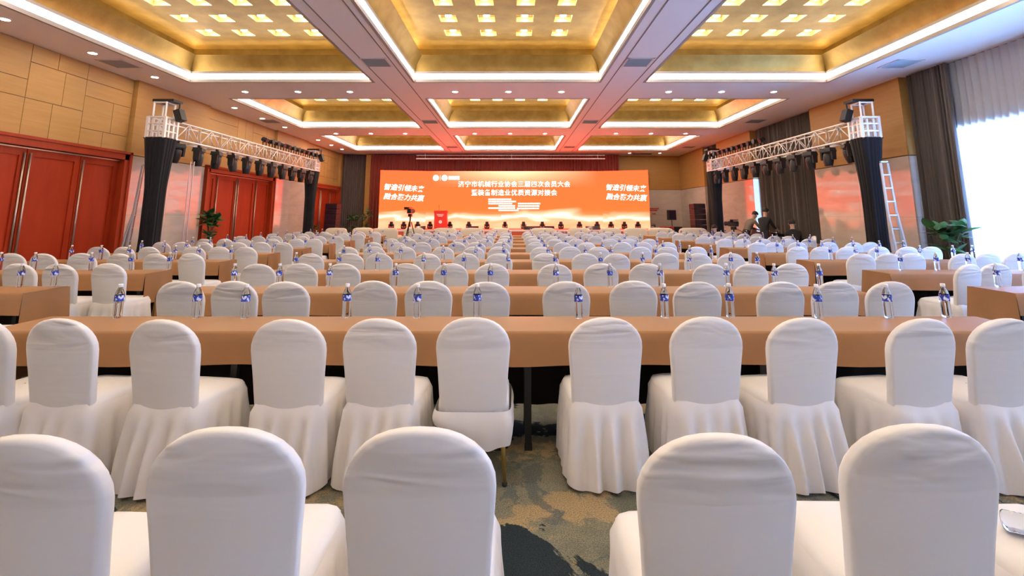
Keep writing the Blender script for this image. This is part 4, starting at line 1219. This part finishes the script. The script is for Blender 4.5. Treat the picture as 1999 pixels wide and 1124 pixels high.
# ---------------------------------------------------------------- tripod cameras
def tripod_camera(x, y, h, rz, label):
    t_ = thing('video_camera', label, 'video camera', (x, y, 0), rz)
    tr_ = MB(); tr_.cyl((0, 0, h - 0.55), (0, 0, h - 0.12), 0.03, n=8)
    ob('column', tr_.mesh('tripod_column', 'gear'), t_)
    for k in range(3):
        a = k * 2.094 + 0.5; m = MB()
        m.cyl((0.05 * math.cos(a), 0.05 * math.sin(a), h - 0.35), (0.42 * math.cos(a), 0.42 * math.sin(a), 0.0), 0.022, 0.014, 8)
        m.cyl((0, 0, h - 0.75), (0.22 * math.cos(a), 0.22 * math.sin(a), h - 0.82), 0.008, n=6)
        ob('leg', m.mesh('tripod_leg', 'gear'), t_)
    m = MB(); m.box((0, 0, h - 0.08), (0.13, 0.16, 0.12)); m.cyl((0.05, -0.05, h - 0.1), (0.18, -0.42, h - 0.28), 0.012, n=6); ob('fluid_head', m.mesh('fluid_head', 'gear'), t_)
    m = MB(); m.box((0, 0, h + 0.09), (0.16, 0.34, 0.20)); m.box((0, -0.06, h + 0.23), (0.05, 0.30, 0.04)); m.bb(-0.03, 0.03, -0.22, -0.16, h + 0.06, h + 0.16)
    b_ = ob('camera_body', m.mesh('camera_body', 'gear'), t_)
    m = MB(); m.cyl((0, 0.17, h + 0.09), (0, 0.36, h + 0.09), 0.07, 0.085, 14); ob('lens', m.mesh('camera_lens', 'gear2'), b_)
    m = MB(); m.box((-0.17, -0.05, h + 0.20), (0.16, 0.03, 0.11)); m.cyl((-0.1, -0.05, h + 0.2), (-0.06, 0, h + 0.2), 0.012, n=6); ob('viewfinder', m.mesh('viewfinder', 'gear'), b_)
tripod_camera(-4.22, 19.75, 1.62, R(-8), 'dark video camera on a tripod before the left screen wing')
tripod_camera(8.62, 18.95, 1.12, R(30), 'dark camera on a low tripod beside the crew desk')

# ---------------------------------------------------------------- crew desk on the right
desk = thing('control_desk', 'black draped control desk with mixing gear along the right wall', 'desk', (9.38, 18.1, 0))
m = MB()
def dcl(u, w):
    y = -2.0 + 4.0 * u
    return (-0.38 - 0.012 * math.sin(y * 14) * (1 - w), y, 0.01 + 0.77 * w)
m.grid(dcl, 90, 3); m.bb(-0.385, 0.38, -2.0, 2.0, 0.765, 0.785); m.bb(-0.38, 0.38, -2.0, -1.985, 0.01, 0.77); m.bb(-0.38, 0.38, 1.985, 2.0, 0.01, 0.77)
ob('draped_table', m.mesh('draped_table', 'drapeblack'), desk)
mx_ = thing('mixing_console', 'dark mixing console lying on the black control desk', 'mixer', (9.38, 17.7, 0.786))
m = MB(); m.box((0, 0, 0.07), (0.55, 1.1, 0.10), rot=Matrix.Rotation(R(8), 3, 'Y')); ob('body', m.mesh('mixer_body', 'gear'), mx_)
m = MB()
for k in range(16): m.box((-0.1, -0.48 + k * 0.064, 0.135), (0.10, 0.016, 0.02), rot=Matrix.Rotation(R(8), 3, 'Y'))
ob('faders', m.mesh('faders', 'white_metal'), mx_)['kind'] = 'stuff'
for k, y in enumerate((19.2, 19.7)):
    t_ = thing('laptop', ('open dark laptop on the control desk nearer the mixer', 'open dark laptop at the far desk end')[k], 'laptop', (9.38, y, 0.786), R(90))
    m = MB(); m.bb(-0.17, 0.17, -0.12, 0.12, 0, 0.02); ob('keyboard_base', m.mesh('laptop_base', 'gear'), t_)
    m = MB(); m.box((0, -0.15, 0.13), (0.34, 0.012, 0.23), rot=Matrix.Rotation(R(15), 3, 'X')); ob('lid', m.mesh('laptop_lid', 'gear'), t_)

# ---------------------------------------------------------------- people
def cloth_mat(n, c): return mat(n, c, 0.85)
SKIN = mat('skin', (0.50, 0.31, 0.22), 0.55); HAIR = mat('dark_hair', (0.015, 0.012, 0.010), 0.6)
def person(label, loc, rz, J, top, legs_m, shoe, hairlen=0.0):
    """J: joint -> (x, y, z), facing +Y. One skinned body; hair is a child."""
    V = []; Rr = []; E_ = []; reg = []; roots = []
    def vtx(p, r, g): V.append(p); Rr.append(r); reg.append(g); return len(V) - 1
    def lk(a, b): E_.append((a, b))
    g = {k: Vector(q) for k, q in J.items()}
    pel = vtx(g['pelvis'], 0.135, 2); roots.append(pel)
    waist = vtx(g['pelvis'].lerp(g['chest'], 0.45), 0.125, 1); lk(pel, waist)
    chest = vtx(g['chest'], 0.145, 1); lk(waist, chest)
    upd = (g['neck'] - g['chest'])
    nb = vtx(g['neck'] - (g['neck'] - g['chest']) * 0.12, 0.066, 1); lk(chest, nb)
    hb = vtx(g['neck'].lerp(g['head'], 0.45), 0.060, 0); lk(nb, hb)
    h1 = vtx(g['head'], 0.092, 0); lk(hb, h1)
    h2 = vtx(g['head'] + (g['head'] - g['neck']).normalized() * 0.075, 0.075, 0); lk(h1, h2)
    for s in ('l', 'r'):
        sh_ = vtx(g['shoulder_' + s], 0.068, 1); lk(chest, sh_)
        mid = vtx(g['shoulder_' + s].lerp(g['elbow_' + s], 0.5), 0.055, 1); lk(sh_, mid)
        el = vtx(g['elbow_' + s], 0.047, 1); lk(mid, el)
        fm = vtx(g['elbow_' + s].lerp(g['wrist_' + s], 0.5), 0.043, 1); lk(el, fm)
        wr = vtx(g['wrist_' + s], 0.030, 0); lk(fm, wr)
        d = (g['wrist_' + s] - g['elbow_' + s]).normalized(); side = d.cross(Vector((0, 0, 1)))
        side = side.normalized() if side.length > 0.1 else Vector((1, 0, 0)); dn = d.cross(side).normalized()
        if dn.z > 0: dn = -dn
        pal = vtx(g['wrist_' + s] + d * 0.075, 0.036, 0); lk(wr, pal)
        for i, (o_x, ln) in enumerate(((-0.030, 0.062), (-0.010, 0.075), (0.010, 0.071), (0.030, 0.055))):
            a = vtx(g['wrist_' + s] + d * 0.085 + side * o_x, 0.0095, 0); roots.append(a)
            b = vtx(V[a] + d * ln * 0.55 + dn * 0.008, 0.009, 0); c_ = vtx(V[a] + d * ln + dn * 0.028, 0.0075, 0); lk(a, b); lk(b, c_)
        th = vtx(g['wrist_' + s] + d * 0.05 + side * (-0.03), 0.0115, 0); roots.append(th)
        t2 = vtx(V[th] - side * 0.03 + d * 0.03, 0.010, 0); t3 = vtx(V[t2] + d * 0.03 + dn * 0.012, 0.008, 0); lk(th, t2); lk(t2, t3)
        hp = vtx(g['hip_' + s], 0.098, 2); lk(pel, hp)
        tm = vtx(g['hip_' + s].lerp(g['knee_' + s], 0.5), 0.085, 2); lk(hp, tm)
        kn = vtx(g['knee_' + s], 0.064, 2); lk(tm, kn)
        cf = vtx(g['knee_' + s].lerp(g['ankle_' + s], 0.45), 0.060, 2); lk(kn, cf)
        an = vtx(g['ankle_' + s], 0.044, 2); lk(cf, an)
        ft = vtx(g['ankle_' + s] + Vector((0, 0.11, -0.045)), 0.040, 3); lk(an, ft)
        te = vtx(g['ankle_' + s] + Vector((0, 0.19, -0.055)), 0.032, 3); lk(ft, te)
    me = bpy.data.meshes.new('body'); me.from_pydata(V, E_, [])
    o = bpy.data.objects.new('body', me); COL.objects.link(o)
    md = o.modifiers.new('skin', 'SKIN'); md.use_smooth_shade = True
    sv = me.skin_vertices[0].data
    for i, r in enumerate(Rr): sv[i].radius = (r, r)
    for i in roots: sv[i].use_root = True
    sb = o.modifiers.new('sub', 'SUBSURF'); sb.levels = 1; sb.render_levels = 1
    dg = bpy.context.evaluated_depsgraph_get(); dg.update()
    m2 = bpy.data.meshes.new_from_object(o.evaluated_get(dg))
    bpy.data.objects.remove(o)
    for q in (SKIN, top, legs_m, shoe): m2.materials.append(q)
    segs = [(V[a], V[b], reg[b]) for a, b in E_]
    for p in m2.polygons:
        c = p.center; best = 9; gg = 0
        for a, b, r in segs:
            ab = b - a; t2_ = max(0, min(1, (c - a).dot(ab) / max(1e-9, ab.length_squared)))
            dd = (a + ab * t2_ - c).length
            if dd < best: best = dd; gg = r
        p.material_index = gg
    m2.shade_smooth()
    t_ = thing('person', label, 'person', loc, rz)
    ob('body', m2, t_)
    up = (g['head'] - g['neck']).normalized(); fw = Vector((0, 1, 0)); fw = (fw - up * fw.dot(up)).normalized(); sd_ = fw.cross(up)
    c = g['head'] + up * 0.045
    def P(a, b, d_): return c + sd_ * a + fw * b + up * d_
    m = MB()
    def hairf(u, w):
        a = 2 * PI * u; b = PI / 2 - w * PI * (0.74 if math.sin(a) < 0.25 else 0.40)
        return tuple(P(0.108 * math.cos(a) * math.cos(b), 0.116 * math.sin(a) * math.cos(b) - 0.014, 0.105 * math.sin(b) + 0.008))
    m.grid(hairf, 24, 8, True); ob('hair', m.mesh('hair', HAIR, smooth=True), t_)
    m = MB()
    for s in (-1, 1): m.add([P(s * 0.036 + dx, 0.090, dz - 0.03) for dx, dz in ((-0.012, 0), (0, -0.006), (0.012, 0), (0, 0.006))], [(0, 1, 2, 3)])
    m.add([P(-0.022, 0.088, -0.095), P(0.022, 0.088, -0.095), P(0.022, 0.088, -0.103), P(-0.022, 0.088, -0.103)], [(0, 1, 2, 3)]); ob('face', m.mesh('face_marks', HAIR), t_)
    m = MB(); m.cyl(P(0, 0.085, -0.03), P(0, 0.108, -0.068), 0.008, 0.015, 8)
    for s in (-1, 1): m.box(P(s * 0.095, -0.005, -0.045), (0.02, 0.035, 0.055))
    ob('nose_and_ears', m.mesh('nose_and_ears', SKIN, smooth=True), t_)
    return t_
def standing(lean=0.0, reach=0.45, drop=0.0, spread=0.1):
    """leaning forward by LEAN radians about the hips"""
    hip = Vector((0, 0, 0.90))
    def tr(x, y, z):
        y2 = y * math.cos(lean) + z * math.sin(lean); z2 = -y * math.sin(lean) + z * math.cos(lean)
        return (x, hip.y + y2, hip.z + z2)
    J = dict(pelvis=(0, 0, 0.93), chest=tr(0, 0, 0.42), neck=tr(0, 0.02, 0.60))
    n = Vector(J['neck']); hd = Vector((0, math.sin(lean * 0.8 + 0.2), math.cos(lean * 0.8 + 0.2)))
    J['head'] = tuple(n + hd * 0.17)
    for s, k in (('l', -1), ('r', 1)):
        J['shoulder_' + s] = tr(k * 0.185, 0, 0.50)
        sh_ = Vector(J['shoulder_' + s])
        J['elbow_' + s] = tuple(sh_ + Vector((k * 0.04, 0.10 + reach * 0.15, -0.26)))
        e = Vector(J['elbow_' + s]); J['wrist_' + s] = tuple(e + Vector((-k * 0.03, 0.22, -0.08 + drop)))
        J['hip_' + s] = (k * 0.09, 0, 0.88); J['knee_' + s] = (k * spread, 0.03, 0.48); J['ankle_' + s] = (k * (spread + 0.01), -0.02, 0.085)
    return J
def crouching():
    J = dict(pelvis=(0, -0.10, 0.34), chest=(0, 0.10, 0.68), neck=(0, 0.17, 0.85), head=(0, 0.24, 1.0))
    for s, k in (('l', -1), ('r', 1)):
        J['shoulder_' + s] = (k * 0.17, 0.12, 0.76); J['elbow_' + s] = (k * 0.22, 0.30, 0.56); J['wrist_' + s] = (k * 0.14, 0.48, 0.46)
        J['hip_' + s] = (k * 0.09, -0.10, 0.33); J['knee_' + s] = (k * 0.16, 0.28, 0.42); J['ankle_' + s] = (k * 0.14, 0.02, 0.085)
    return J
def sitting():
    J = dict(pelvis=(0, -0.05, 0.52), chest=(0, 0.02, 0.92), neck=(0, 0.07, 1.10), head=(0, 0.11, 1.26))
    for s, k in (('l', -1), ('r', 1)):
        J['shoulder_' + s] = (k * 0.18, 0.03, 1.00); J['elbow_' + s] = (k * 0.22, 0.14, 0.76); J['wrist_' + s] = (k * 0.14, 0.36, 0.74)
        J['hip_' + s] = (k * 0.09, -0.02, 0.50); J['knee_' + s] = (k * 0.13, 0.38, 0.50); J['ankle_' + s] = (k * 0.13, 0.36, 0.085)
    return J
TROUS = cloth_mat('dark_trousers', (0.02, 0.02, 0.025)); SHOE = cloth_mat('dark_shoes', (0.01, 0.01, 0.01))
person('person in a grey-brown jacket bending over the black control desk', (8.50, 17.75, 0), R(-80), standing(0.55, 0.6, 0.02), cloth_mat('grey_jacket', (0.16, 0.13, 0.11)), TROUS, SHOE)
person('person in a black coat standing at the near end of the control desk', (8.66, 16.75, 0), R(-60), standing(0.18, 0.4), cloth_mat('black_coat', (0.012, 0.012, 0.014)), TROUS, SHOE)
person('person in black clothes sitting at the near right of the desk', (8.98, 15.55, 0), R(-20), sitting(), cloth_mat('black_top', (0.014, 0.013, 0.013)), TROUS, SHOE)
t_ = thing('stool', 'dark stool under the seated person in black', 'stool', (8.98, 15.5, 0))
m = MB(); m.cyl((0, 0, 0.39), (0, 0, 0.425), 0.17, 0.17, 16); ob('seat', m.mesh('stool_seat', 'gear'), t_)
for k in range(4):
    a = k * PI / 2 + 0.7; m = MB(); m.cyl((0.1 * math.cos(a), 0.1 * math.sin(a), 0.39), (0.16 * math.cos(a), 0.16 * math.sin(a), 0), 0.012, n=6); ob('leg', m.mesh('stool_leg', 'darkmetal'), t_)
person('person in a blue jacket crouching before the right loudspeaker stack', (8.30, 19.75, 0), R(0), crouching(), cloth_mat('blue_jacket', (0.02, 0.08, 0.30)), TROUS, SHOE)
person('person in a red top and blue trousers crouching beside the stage right end', (6.55, 21.75, 0), R(80), crouching(), cloth_mat('red_top', (0.45, 0.03, 0.03)), cloth_mat('blue_trousers', (0.03, 0.07, 0.30)), SHOE)

# ---------------------------------------------------------------- name cards and a ceiling slot
m = MB()
m.add([(-0.10, -0.035, 0), (0.10, -0.035, 0), (0.10, 0.035, 0), (-0.10, 0.035, 0), (-0.10, 0, 0.085), (0.10, 0, 0.085)], [(0, 1, 5, 4), (2, 3, 4, 5), (0, 4, 3), (1, 2, 5), (0, 3, 2, 1)])
me_card = m.mesh('name_card', 'paper')
for r in (5, 6, 7, 8):
    for k, x in enumerate((5.62, 6.12, 7.45)):
        tag(ob('name_card', me_card, None, (x + 0.1 * (r % 2), TB[r] - 0.27, TT), R((-6, 5, 3)[k])), f'folded white name card, {ORD[k]} from left, {ORD[r]} table row, right block', 'name card', 'name cards on the right tables')
t_ = thing('ceiling_slot', 'dark slot in the ceiling above the right end of the stage', 'air vent', (7.35, 27.0, H))
m = MB(); m.bb(-0.55, 0.55, -0.16, 0.16, -0.012, 0.0); ob('frame', m.mesh('slot_frame', 'darkmetal'), t_)
for k in range(3):
    m = MB(); m.bb(-0.52, 0.52, -0.11 + k * 0.09, -0.07 + k * 0.09, -0.02, -0.012); ob('slat', m.mesh('slot_slat', 'gear'), t_)
